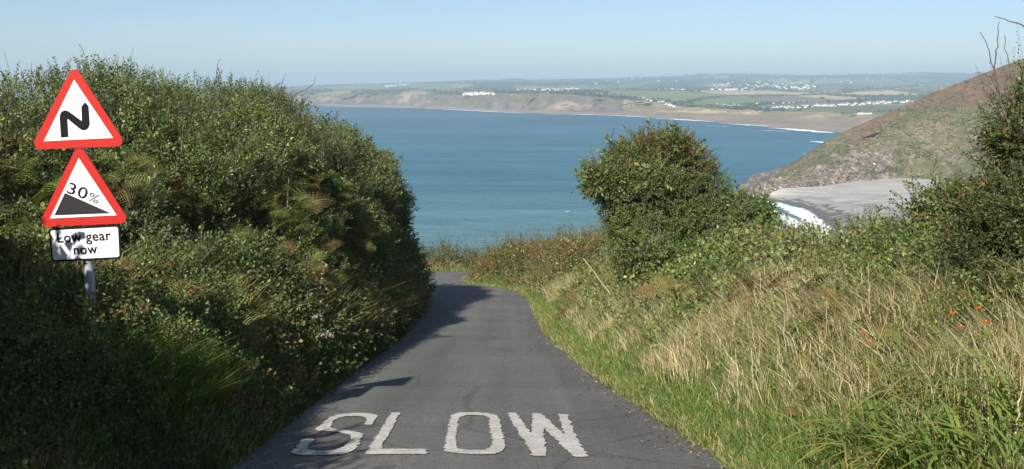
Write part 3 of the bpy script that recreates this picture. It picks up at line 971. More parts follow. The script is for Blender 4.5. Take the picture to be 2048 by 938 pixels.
M_TURB = plain_mat('turbine_white', (0.8, 0.8, 0.8), 0.5, 0, 0.02, 1)
for (px, py, hgt, ph, label) in ((1311.5, 157, 36, .3, 'white wind turbine on the skyline nearest the middle, largest of the turbines'), (1495, 149.5, 38, 1.1, 'white wind turbine standing on the crest above the inland town'),
                                 (1764, 149, 24, .7, 'small faint wind turbine on the skyline near the headland'), (1164, 157, 22, 1.7, 'small faint wind turbine farthest left on the skyline')):
    p = far_at(px, py)
    t_ = empty('wind_turbine', p)
    tag(t_, label, 'wind turbine', 'wind turbines on the skyline')
    v, q = tube([(0, 0, -6), (0, 0, hgt)], [1.5, .9], 8); obj('tower', mesh_data('tower', v, q), M_TURB, t_)
    v, q = box_vq(-1, 1, -2.5, 2, hgt - .9, hgt + .9); obj('nacelle', mesh_data('nacelle', v, q), M_TURB, t_)
    for b_ in range(3):
        a_ = ph + b_ * 2 * math.pi / 3
        ln_ = hgt * .55
        e = np.array([math.sin(a_), 0, math.cos(a_)]); sd = np.array([math.cos(a_), 0, -math.sin(a_)])
        pts = [np.array([0, -3, hgt]) + e * r_ for r_ in (0, ln_ * .2, ln_)]
        v = np.array([pts[0] - sd * .3, pts[0] + sd * .3, pts[1] - sd * .9, pts[1] + sd * .5, pts[2] - sd * .15, pts[2] + sd * .1])
        v = np.concatenate([v, v + np.array([0, .35, 0])])
        obj('blade', mesh_data('blade', v, [(0, 1, 3, 2), (2, 3, 5, 4), (7, 6, 8, 9), (9, 8, 10, 11), (0, 2, 8, 6), (2, 4, 10, 8), (3, 1, 7, 9), (5, 3, 9, 11), (4, 5, 11, 10)]), M_TURB, t_)

_ico = bmesh.new(); bmesh.ops.create_icosphere(_ico, subdivisions=1, radius=1)
IV = np.array([x.co for x in _ico.verts]); IF = np.array([[x.index for x in q_.verts] for q_ in _ico.faces]); _ico.free()


def blobs(name, label, cat, pts, size, flat, cols, m, tilt=0.0):
    n = len(pts)
    jit = 1 + rng.uniform(-.32, .3, (n, len(IV), 1))
    a = rng.uniform(0, 6.28, n)
    v = IV[None] * jit * size[:, None, None]
    v[..., 2] *= flat
    x = v[..., 0] * np.cos(a)[:, None] - v[..., 1] * np.sin(a)[:, None]; y = v[..., 0] * np.sin(a)[:, None] + v[..., 1] * np.cos(a)[:, None]
    v = np.stack([x, y, v[..., 2] + x * tilt], -1) + pts[:, None]
    t = IF[None] + (np.arange(n) * len(IV))[:, None, None]
    o = obj(name, mesh_data(name, v.reshape(-1, 3), None, t.reshape(-1, 3), np.repeat(cols, len(IV), 0)), m)
    tag(o, label, cat, None, 'stuff')


fvf = FV.reshape(-1, 3)
isd = (fcol.max(1) < .066) & (kk > 2.03) & (kk < 5.0)
ids = rng.choice(np.nonzero(isd)[0], 7000)
pt = fvf[ids] + rng.normal(0, 6, (7000, 3)) * np.array([1, 1, 0])
sz = rng.uniform(3.0, 6.5, 7000) * (1 + .5 * smooth(3.5, 5, kk[ids]))
blobs('far_woodland', 'dark trees and hedges over the far fields and hills', 'woodland', pt + np.array([0, 0, 1.5]), sz, .75, np.array([.042, .058, .028]) * np.exp(rng.normal(0, .3, (7000, 1))), M_FAR)
hvf = HV.reshape(-1, 3)
fr_, ns_f, fi_f = front * np.ones(HV.shape[:2]), ns2.reshape(-1), fine.reshape(-1)
w_ = np.clip(.15 + 1.2 * smooth(.1, -.6, ns_f) + 1.0 * gw.reshape(-1) - 1.2 * rk.reshape(-1), 0, 3) * ((fr_.reshape(-1) < .99) & (fr_.reshape(-1) > .04))
ids = rng.choice(len(hvf), 5200, p=w_ / w_.sum())
blobs('hill_scrub', 'low dark gorse and heather scrub dotted over the headland', 'scrub', hvf[ids] + rng.normal(0, .5, (5200, 3)) * np.array([1, 1, 0]), rng.uniform(.35, 1.15, 5200), .7,
      np.where(rng.uniform(0, 1, (5200, 1)) < .78, np.array([[.085, .09, .042]]), np.array([[.125, .085, .055]])) * np.exp(rng.normal(0, .3, (5200, 1))), M_HEAD)
w_ = np.clip(rk.reshape(-1), .02, 1) * ((fr_.reshape(-1) < .8) & (fr_.reshape(-1) > .01))
ids = rng.choice(len(hvf), 2600, p=w_ / w_.sum())
blobs('rock_outcrop', 'broken pale and grey rock ledges over the lower headland', 'rocks', hvf[ids], rng.uniform(.3, 1.5, 2600), .5, np.array([.20, .17, .14]) * np.exp(rng.normal(0, .4, (2600, 1))), M_ROCK, -.45)

# ------------------------------------------------------------------ SLOW on the road
def paint():
    m, nt, bs, out = mat('road_paint')
    co = objcoord(nt)
    n = noise_n(nt, 60, 4, 0.75, co)
    n2 = noise_n(nt, 5, 5, 0.6, co)
    mp = nt.nodes.new('ShaderNodeMapping'); mp.inputs['Scale'].default_value = (4, 42, 4)
    nt.links.new(co, mp.inputs[0])
    ln_ = noise_n(nt, 1.6, 4, 0.7, mp.outputs[0])
    mth = nt.nodes.new('ShaderNodeMath'); mth.operation = 'MULTIPLY_ADD'; mth.inputs[1].default_value = 0.9
    nt.links.new(ln_.outputs['Fac'], mth.inputs[0]); nt.links.new(n.outputs['Fac'], mth.inputs[2])
    w = ramp(nt, mth.outputs[0], [(0.78, (1, 1, 1)), (0.90, (0, 0, 0))])
    base = ramp(nt, n2.outputs['Fac'], [(0.3, (0.44, 0.42, 0.37)), (0.7, (0.66, 0.64, 0.57))])
    c = mixc(nt, w.outputs[0], base.outputs[0], (0.15, 0.145, 0.135))
    nt.links.new(c, bs.inputs['Base Color']); bs.inputs['Roughness'].default_value = 0.8
    bump(nt, bs, mth.outputs[0], 0.4, 0.004)
    return m


M_PAINT = paint()


def zs(pts): return [(560 + x / 3.2, 800 + y / 3.2) for x, y in pts]


S_ = zs([(590, 163), (608, 135), (626, 103), (600, 92), (560, 86), (480, 84), (400, 88), (360, 95), (325, 105), (300, 122), (280, 140), (225, 185), (240, 196), (330, 200), (400, 212), (440, 222), (460, 235), (447, 258), (430, 280), (400, 305), (350, 325), (290, 328), (215, 322), (180, 315), (172, 300), (190, 280), (222, 250), (205, 243), (150, 247), (72, 330), (90, 342), (130, 350), (230, 355), (370, 352), (430, 345), (470, 325), (500, 290), (534, 225), (510, 212), (470, 200), (400, 192), (320, 180), (330, 155), (345, 130), (380, 112), (420, 104), (500, 104), (545, 112), (560, 125), (528, 160)])
L_ = zs([(714, 84), (768, 84), (690, 235), (650, 305), (655, 318), (925, 318), (945, 350), (545, 352)])
W_ = zs([(1460, 86), (1512, 86), (1612, 222), (1612, 88), (1660, 88), (1694, 110), (1824, 232), (1782, 94), (1838, 96), (1926, 300), (1972, 368), (1875, 370), (1690, 180), (1702, 366), (1622, 364), (1475, 130)])
O1 = zs([(1100, 100), (1150, 85), (1230, 82), (1330, 88), (1390, 105), (1410, 140), (1440, 300), (1425, 335), (1370, 350), (1300, 355), (1150, 348), (1060, 335), (1050, 305), (1080, 180), (1088, 130)])
O2 = zs([(1145, 115), (1190, 102), (1250, 100), (1310, 104), (1340, 120), (1345, 180), (1360, 290), (1345, 312), (1300, 325), (1200, 328), (1145, 318), (1125, 300), (1132, 220)])


def crown_z(x, y):
    t = (x - Lx(y)) / (Rx(y) - Lx(y))
    return zr(y) + 0.03 * (1 - (2 * t - 1) ** 4) - 0.02


def outline(poly, n, seed):
    w = np.array([road_hit(*p) for p in poly])[:, :2]
    w = resample(np.vstack([w, w[:1]]), n + 1)[:-1]
    r_ = np.random.default_rng(seed)
    j = np.stack([fbm(w, 26, 2, seed), fbm(w, 26, 2, seed + 50)], 1) * 0.013 + r_.normal(0, .005, w.shape)
    return w + j * np.array([1.0, .6])


def lift(w): return np.stack([w[:, 0], w[:, 1], crown_z(w[:, 0], w[:, 1]) + 0.009], 1)


mk = empty('road_marking', tuple(road_hit(880, 870)))
tag(mk, 'worn white SLOW lettering painted across the grey road', 'road marking')
for ch, poly, sd in (('letter', S_, 1), ('letter', L_, 2), ('letter', W_, 3)):
    w = outline(poly, 220, sd)
    tr = tessellate_polygon([[Vector((a, b, 0)) for a, b in w]])
    o = obj(ch, mesh_data(ch, lift(w), None, np.array(tr)), M_PAINT, mk)
    o.matrix_parent_inverse = Matrix.Translation(-Vector(mk.location))
wo, wi = outline(O1, 160, 5), outline(O2, 160, 6)


def by_angle(w):
    c = w.mean(0); a = np.arctan2(w[:, 1] - c[1], w[:, 0] - c[0]); k = int(np.argmin(a))
    return np.roll(w, -k, 0)


wo, wi = by_angle(wo), by_angle(wi)
if np.cross(wo[20] - wo[0], wo.mean(0) - wo[0]) * np.cross(wi[20] - wi[0], wi.mean(0) - wi[0]) < 0: wi = np.roll(wi[::-1], 1, 0)
i = np.arange(160)
o = obj('letter', mesh_data('letter', lift(np.vstack([wo, wi])), np.stack([i, (i + 1) % 160, 160 + (i + 1) % 160, 160 + i], 1)), M_PAINT, mk)
o.matrix_parent_inverse = Matrix.Translation(-Vector(mk.location))

# ------------------------------------------------------------------ road sign on the bank
M_RED = plain_mat('sign_red', (0.43, 0.013, 0.008), 0.5, 0, 0.05, 12)
M_WHITE = plain_mat('sign_white', (0.80, 0.81, 0.81), 0.42, 0, 0.04, 9)
M_BLACK = plain_mat('sign_black', (0.008, 0.008, 0.009), 0.55, 0, 0.1, 20, 0.15)
M_STEEL = plain_mat('galvanised_steel', (0.42, 0.45, 0.48), 0.5, 0.35, 0.25, 18)
M_ALU = plain_mat('sign_back', (0.30, 0.31, 0.32), 0.5, 0.5, 0.1, 20)
SX, SY = -3.27, 7.6
MPP = SY / 2000.0


def sgn(px, py):
    """photo pixel on the sign face -> sign plane (x, z) world"""
    p = P(px, py, SY - 0.05)
    return float(p[0]), float(p[2])


def s1(pts): return [sgn(x / 2.3457, 100 + y / 2.3457) for x, y in pts]


def rounded(poly, rads, seg=7):
    poly = [Vector((a, b)) for a, b in poly]; outp = []
    for k in range(len(poly)):
        a, b, c = poly[k - 1], poly[k], poly[(k + 1) % len(poly)]
        u, v = (a - b).normalized(), (c - b).normalized()
        half = u.angle(v) / 2
        r_ = rads if not isinstance(rads, (list, tuple)) else rads[k]
        if r_ < 1e-5: outp.append(b); continue
        t = r_ / math.tan(half)
        cen = b + (u + v).normalized() * (r_ / math.sin(half))
        p0, p1 = b + u * t, b + v * t
        a0 = math.atan2(*(p0 - cen).yx); a1 = math.atan2(*(p1 - cen).yx)
        da = (a1 - a0 + math.pi) % (2 * math.pi) - math.pi
        for s_ in range(seg + 1):
            aa = a0 + da * s_ / seg
            outp.append(cen + Vector((math.cos(aa), math.sin(aa))) * r_)
    return [(p.x, p.y) for p in outp]


def slab(name, poly, y0, y1, m, parent, root):
    """extruded outline in the sign plane, y0 = front"""
    n = len(poly)
    tr = tessellate_polygon([[Vector((a, b, 0)) for a, b in poly]])
    f = np.array([(a, y0, b) for a, b in poly]); bk = f.copy(); bk[:, 1] = y1
    tris = [tuple(t) for t in tr] + [tuple(n + k for k in reversed(t)) for t in tr]
    k = np.arange(n)
    v = np.vstack([f, bk]) - np.array(root.location)
    return obj(name, mesh_data(name, v, np.stack([k, (k + 1) % n, n + (k + 1) % n, n + k], 1), tris), m, parent)


sign = empty('road_sign', (SX, SY, float(ground(SX, SY))))
tag(sign, 'two red triangular warning signs and a Low gear now plate on a grey post', 'road sign')
v, q = tube([(SX, SY, -2.5), (SX, SY, -0.1)], .038, 16)
v = v - np.array(sign.location)
pole = obj('pole', mesh_data('pole', v, q, None, None, True), M_STEEL, sign)
YF = SY - 0.05
tri1 = rounded(s1([(346, 64), (140, 468), (596, 450)]), .045)
tri2 = rounded(s1([(369, 432), (175, 832), (612, 812)]), .045)
t1 = slab('warning_triangle', tri1, YF, YF + .012, M_RED, sign, sign); t1['label'] = 'triangular double bend warning sign'
slab('white_face', s1([(348, 139), (206, 428), (531, 412)]), YF - .003, YF - .0005, M_WHITE, t1, sign)
bend = s1([(287, 410), (281, 318), (283, 302), (290, 290), (303, 283), (315, 284), (328, 291), (385, 333), (383, 266), (400, 244), (416, 262), (422, 345), (419, 358), (412, 369), (400, 376), (388, 376), (376, 370), (317, 322), (322, 408)])
slab('bend_arrow', bend, YF - .0055, YF - .0035, M_BLACK, t1, sign)
t2 = slab('warning_triangle', tri2, YF + .001, YF + .013, M_RED, sign, sign); t2['label'] = 'triangular steep hill 30% warning sign'
slab('white_face', s1([(370, 507), (235, 790), (548, 775)]), YF - .003, YF + .0005, M_WHITE, t2, sign)
slab('hill_wedge', s1([(306, 670), (256, 775), (520, 765)]), YF - .0055, YF - .0035, plain_mat('sign_faded_black', (0.026, 0.025, 0.028), 0.5, 0, .1, 20, .2), t2, sign)
plate_px = [(97, 457), (239, 449), (243, 517), (104, 524)]
pl = slab('supplementary_plate', rounded([sgn(*p) for p in plate_px], .025), YF, YF + .012, M_BLACK, sign, sign); pl['label'] = 'white Low gear now plate with black border'
slab('white_face', rounded([sgn(*p) for p in ((101, 461), (236, 453.5), (239, 513.5), (107, 520))], .018), YF - .003, YF - .0005, M_WHITE, pl, sign)


def lettering(body, x0, y0, x1, y1, parent, bold=0.02, hpx=None):
    """text whose baseline runs from photo pixel (x0, y0) to (x1, y1) on the sign face"""
    cu = bpy.data.curves.new('lettering', 'FONT'); cu.body = body; cu.size = 1; cu.offset = bold; cu.resolution_u = 4; cu.extrude = 0.004; cu.space_character = 1.06
    tmp = bpy.data.objects.new('lettering_source', cu); C.objects.link(tmp)
    bpy.context.view_layer.update()
    me = bpy.data.meshes.new_from_object(tmp.evaluated_get(bpy.context.evaluated_depsgraph_get()))
    bpy.data.objects.remove(tmp); bpy.data.curves.remove(cu)
    co = np.array([v_.co for v_ in me.vertices])
    co[:, 0] -= co[:, 0].min()
    a, b = np.array(sgn(x0, y0)), np.array(sgn(x1, y1))
    wd = np.linalg.norm(b - a); s_ = wd / co[:, 0].max()
    sy = s_ if hpx is None else hpx * MPP / 0.7
    e = (b - a) / wd; nrm = np.array([-e[1], e[0]])
    w = a[None] + co[:, :1] * s_ * e + co[:, 1:2] * sy * nrm
    out = np.stack([w[:, 0], np.full(len(w), YF - .0045) - co[:, 2] * .2, w[:, 1]], 1) - np.array(sign.location)
    me.vertices.foreach_set('co', out.astype(np.float32).ravel()); me.update()
    me.materials.clear()
    return obj('lettering', me, M_BLACK, parent)


lettering('Low gear', 116, 485, 223, 479.5, pl, 0.018, 20)
lettering('now', 148.5, 509, 196, 506.5, pl, 0.018, 20)
lettering('30', 133.5, 385, 172, 399, t2, 0.008, 23)
lettering('%', 176, 401, 195, 408, t2, 0.0, 19)
for z_ in (-0.2, -0.42, -0.72, -1.0, -1.25):
    v, q = tube([(SX, SY, z_ - .015), (SX, SY, z_ + .015)], .043, 16)
    obj('clamp', mesh_data('clamp', v - np.array(sign.location), q), M_ALU, sign)

# ------------------------------------------------------------------ plant building blocks
def leaf_quad(length, width, fold=0.25):
    """leaf along +z from the origin, facing +y"""
    return np.array([(0, 0, 0), (-width / 2, width * fold, length * .5), (0, 0, length), (width / 2, width * fold, length * .5)])


def leaf_six(length, width, fold=0.22):
    w = width / 2
    return np.array([(0, 0, 0), (-w * .85, w * fold * 2, length * .28), (-w * .8, w * fold * 2, length * .66), (0, 0, length), (w * .8, w * fold * 2, length * .66), (w * .85, w * fold * 2, length * .28)])


def rot_to(d, spin=None):
    """(N,3,3) matrices taking +z to the unit directions d"""
    d = d / (np.linalg.norm(d, axis=1, keepdims=True) + 1e-9)
    ref = np.where(np.abs(d[:, 2:]) < 0.95, np.array([[0, 0, 1.0]]), np.array([[1.0, 0, 0]]))
    x = np.cross(ref, d); x /= np.linalg.norm(x, axis=1, keepdims=True)
    y = np.cross(d, x)
    if spin is not None:
        c, s = np.cos(spin)[:, None], np.sin(spin)[:, None]
        x, y = x * c + y * s, y * c - x * s
    return np.stack([x, y, d], -1)


def sprig(nleaf, length, ll, lw, seed, tilt=(35, 80), twig=0.004, six=False):
    r_ = np.random.default_rng(seed)
    vs, fs, kind = [], [], []
    n = 0
    for k in range(nleaf):
        t = (k + 0.6) / nleaf
        az = k * 2.4 + r_.normal(0, .4)
        ti = math.radians(r_.uniform(*tilt)) * (1 - 0.45 * t)
        d = np.array([[math.sin(ti) * math.cos(az), math.sin(ti) * math.sin(az), math.cos(ti)]])
        s = r_.uniform(.7, 1.2) * (1 - 0.25 * t)
        q = (leaf_six if six else leaf_quad)(ll * s, lw * s) @ rot_to(d, r_.uniform(-1.2, 1.2, 1))[0].T
        b = np.array([math.sin(t * 2.2 + seed) * .06, math.cos(t * 1.7 + seed) * .06, t]) * length
        vs.append(q + b + d[0] * lw * .3)
        if six: fs += [np.array([0, 1, 2, 3]) + n, np.array([0, 3, 4, 5]) + n]
        else: fs.append(np.arange(4) + n)
        kind.append(np.full(len(q), k)); n += len(q)
    w = twig
    vs.append(np.array([(-w, 0, 0), (w, 0, 0), (w * .4, 0, length), (-w * .4, 0, length)])); fs.append(np.arange(4) + n); kind.append(np.full(4, -1)); n += 4
    return np.concatenate(vs), np.array(fs), np.concatenate(kind)


TWIG = np.array([0.10, 0.075, 0.05])


def scatter(B, temps, pos, dirs, scale, cols, lvar=0.25, tip=None):
    """place sprigs; cols (N,3) per sprig, every leaf varies on top"""
    N = len(pos)
    which = rng.integers(0, len(temps), N)
    M = rot_to(dirs, rng.uniform(0, 6.28, N))
    for k, (tv, tf, tk) in enumerate(temps):
        s = np.nonzero(which == k)[0]
        if not len(s): continue
        v = np.einsum('nij,vj->nvi', M[s], tv) * scale[s][:, None, None] + pos[s][:, None]
        nl = tk.max() + 1
        f = np.exp(rng.normal(0, lvar, (len(s), nl + 1)))
        yel = rng.uniform(0, 1, (len(s), nl + 1)) ** 4
        cl_ = cols[s][:, None] * f[..., None]
        cl_ = cl_ + yel[..., None] * np.array([.055, .045, 0.0])
        cl_[:, -1] = TWIG
        c = cl_[:, tk]
        q = tf[None] + (np.arange(len(s)) * len(tv))[:, None, None]
        B.add(v.reshape(-1, 3), q.reshape(-1, tf.shape[1]), None, np.clip(c, 0.005, .9).reshape(-1, 3))


SP_HEDGE = [sprig(13, .30, .062, .036, s) for s in range(6)]
SP_FAR = [sprig(10, .36, .095, .056, 20 + s) for s in range(5)]
SP_THORN = [sprig(14, .28, .052, .034, 40 + s, (30, 85)) for s in range(6)]
SP_BRAMBLE = [sprig(9, .30, .066, .048, 60 + s, (50, 95), .003, True) for s in range(6)]
SP_BRAMBLE4 = [sprig(8, .32, .080, .058, 260 + s, (50, 95), .003) for s in range(6)]
SP_THORN6 = [sprig(12, .28, .048, .030, 160 + s, (30, 85), .004, True) for s in range(6)]
SP_BIG = [sprig(8, .32, .115, .07, 80 + s) for s in range(4)]
SP_SHOOT = [sprig(16, .75, .05, .026, 100 + s, (20, 50), .004) for s in range(4)]
SP_BARE = [sprig(3, .6, .03, .02, 120 + s, (20, 50), .005) for s in range(4)]

G_DARK, G_MID, G_YEL, G_GREY, G_BRZ = (np.array(c) for c in ((0.064, 0.096, 0.030), (0.100, 0.146, 0.044), (0.155, 0.190, 0.054), (0.122, 0.150, 0.076), (0.185, 0.120, 0.066)))


def pick(p, palette, weights, freq=0.9, seed=0, jitter=0.35):
    """patchwise colour choice along a noise field"""
    w = np.cumsum(np.asarray(weights, float) / sum(weights))
    t = np.clip((fbm(p, freq, 2, seed) * .55 + .5) + rng.normal(0, jitter * .5, len(p)), 0.001, .999)
    return np.array(palette)[np.searchsorted(w, t)]


# ------------------------------------------------------------------ the hedge on the left
def hedge_segment(name, y0, y1, dens, temps, palette, weights, label, seed, shoots=14, u0=0.0, u1=5.6, sc=1.0):
    root = empty(name, tuple(hedge_pt((y0 + y1) / 2, 0.0)))
    tag(root, label, 'hedge', 'hedge along the left side of the road')
    inv = -np.array(root.location)
    # dark hull added under the leaves to block light through the hedge
    ny = max(4, int((y1 - y0) / .35)); nu = 30
    yy, uu = np.meshgrid(np.linspace(y0, y1, ny), np.linspace(u0, 6, nu), indexing='ij')
    p, n = hedge_surface(yy, uu)
    core = p - n * 0.42 + inv
    cc = np.tile([0.045, 0.045, 0.022], (ny * nu, 1))
    obj('light_block_hull', mesh_data('light_block_hull', core.reshape(-1, 3), grid_quads(ny, nu), None, cc, True), M_SOIL, root)
    # leaves
    area = (y1 - y0) * (u1 - u0) * 0.95
    N = int(area * dens)
    y = rng.uniform(y0 - .15, y1 + .15, N); u = u0 + (u1 - u0) * rng.uniform(0, 1, N) ** 0.95
    p, n = hedge_surface(y, u)
    dep = rng.beta(1.3, 2.0, N) * 0.48 - 0.10
    gap = fbm(p, 1.6, 2, seed + 9)
    keep = ~((gap < -0.45) & (dep < .24)) & (p[:, 2] > ground(p[:, 0], p[:, 1]) - .05)
    y, u, p, n, dep = y[keep], u[keep], p[keep], n[keep], dep[keep]
    N = len(p)
    d = n * rng.uniform(.3, 1.0, (N, 1)) + np.array([0.05, 0, .75]) * rng.uniform(.1, 1, (N, 1)) + rng.normal(0, .42, (N, 3))
    B = Build()
    scatter(B, temps, p - n * dep[:, None] + inv, d, rng.uniform(.6, 1.2, N) * sc, pick(p, palette, weights, .8, seed), .28)
    # patches of bramble with broader leaves, dead twigs poking out
    if y0 > 5:
        N2 = int(area * 42)
        y = rng.uniform(y0, y1, N2); u = rng.uniform(u0, 3.8, N2)
        p, n = hedge_surface(y, u)
        k = (fbm(p, .9, 2, seed + 21) > .18) & (p[:, 2] > ground(p[:, 0], p[:, 1]))
        p, n = p[k], n[k]
        scatter(B, SP_BRAMBLE, p + n * .03 + inv, n + np.array([0, -.2, .5]) + rng.normal(0, .5, p.shape), rng.uniform(.7, 1.25, len(p)), pick(p, [G_YEL, G_MID, G_YEL * np.array([1.25, 1.1, .9]), G_BRZ], [4, 3, 3, .8], 1.3, seed + 3), .3)
        N2 = int(area * 3.2)
        y = rng.uniform(y0, y1, N2); u = rng.uniform(u0, 5.2, N2)
        p, n = hedge_surface(y, u)
        for c_, sc_ in (((.26, .21, .15), 1.0), ((.15, .12, .09), 1.3)):
            bv, bq, bk = SP_BARE[0]
            M = rot_to(n + rng.normal(0, .6, p.shape) + np.array([0, 0, .3]))
            tv = np.array([(-.005, 0, 0), (.005, 0, 0), (.0015, .05, .5), (-.0015, .05, .5)]) * sc_
            v = np.einsum('nij,vj->nvi', M, tv) + (p - n * .08 + inv)[:, None]
            B.add(v.reshape(-1, 3), np.arange(len(p))[:, None] * 4 + np.arange(4)[None], None, c_)
    # shoots sticking out of the top
    ns_ = shoots
    y = rng.uniform(y0, y1, ns_ * 5); u = rng.uniform(3.6, 5.2, ns_ * 5)
    p, n = hedge_surface(y, u)
    d = np.array([0.05, 0, 1.0]) + rng.normal(0, .28, (len(p), 3))
    scatter(B, SP_SHOOT, p + inv, d, rng.uniform(.25, .6, len(p)), pick(p, palette, weights, .8, seed))
    y = rng.uniform(y0, y1, ns_); u = rng.uniform(4.0, 5.0, ns_)
    p, n = hedge_surface(y, u)
    scatter(B, SP_BARE, p + inv, np.array([0.1, 0, 1.0]) + rng.normal(0, .35, (len(p), 3)), rng.uniform(.5, 1.1, len(p)), pick(p, palette, weights, .8, seed))
    obj('foliage', B.mesh('foliage'), M_LEAF, root)
    # stems
    for k in range(5):
        yb = y0 + (y1 - y0) * (k + .5) / 5
        a = hedge_pt(yb, 0.3) - np.array([.5, 0, .3]); b = hedge_pt(yb + rng.uniform(-.6, .6), 3.8) - np.array([.6, 0, .2])
        t = np.linspace(0, 1, 7)[:, None]
        path = a * (1 - t) + b * t + rng.normal(0, .06, (7, 3))
        v, q = tube(path + inv, np.linspace(.05, .015, 7), 6)
        obj('stem', mesh_data('stem', v, q), M_BARK, root)
    return root


hedge_segment('hedge', -8, 8.2, 55, SP_BIG, [G_DARK, G_MID, G_YEL], [3, 4, 1], 'tall near end of the hedge at the left edge, shading the bank', 300, 10, 0, 5.8, 1.25)
hedge_segment('hedge', 8.2, 13.5, 165, SP_HEDGE, [G_GREY, G_MID, G_DARK, G_YEL], [3, 4, 2, 1.2], 'grey green clipped hedge rising directly behind the road sign', 310, 26)
hedge_segment('hedge', 13.5, 19.5, 160, SP_HEDGE, [G_MID, G_DARK, G_YEL, G_GREY], [4, 2, 2.4, 1.2], 'sunlit yellow green stretch of hedge between the sign and the dark corner', 320, 26)
hedge_segment('hedge', 19.5, 26.5, 140, SP_HEDGE, [G_MID, G_GREY, G_DARK, G_BRZ], [3, 3, 3, .8], 'hedge stretch whose shaded side overhangs the road, twigs on top', 330, 22)
hedge_segment('hedge', 26.5, 37.9, 105, SP_FAR, [G_DARK, G_GREY, G_MID, G_BRZ], [3, 3, 2.5, 1], 'dark far end of the hedge with rounded outline against the sea', 340, 16, 0, 5.8)


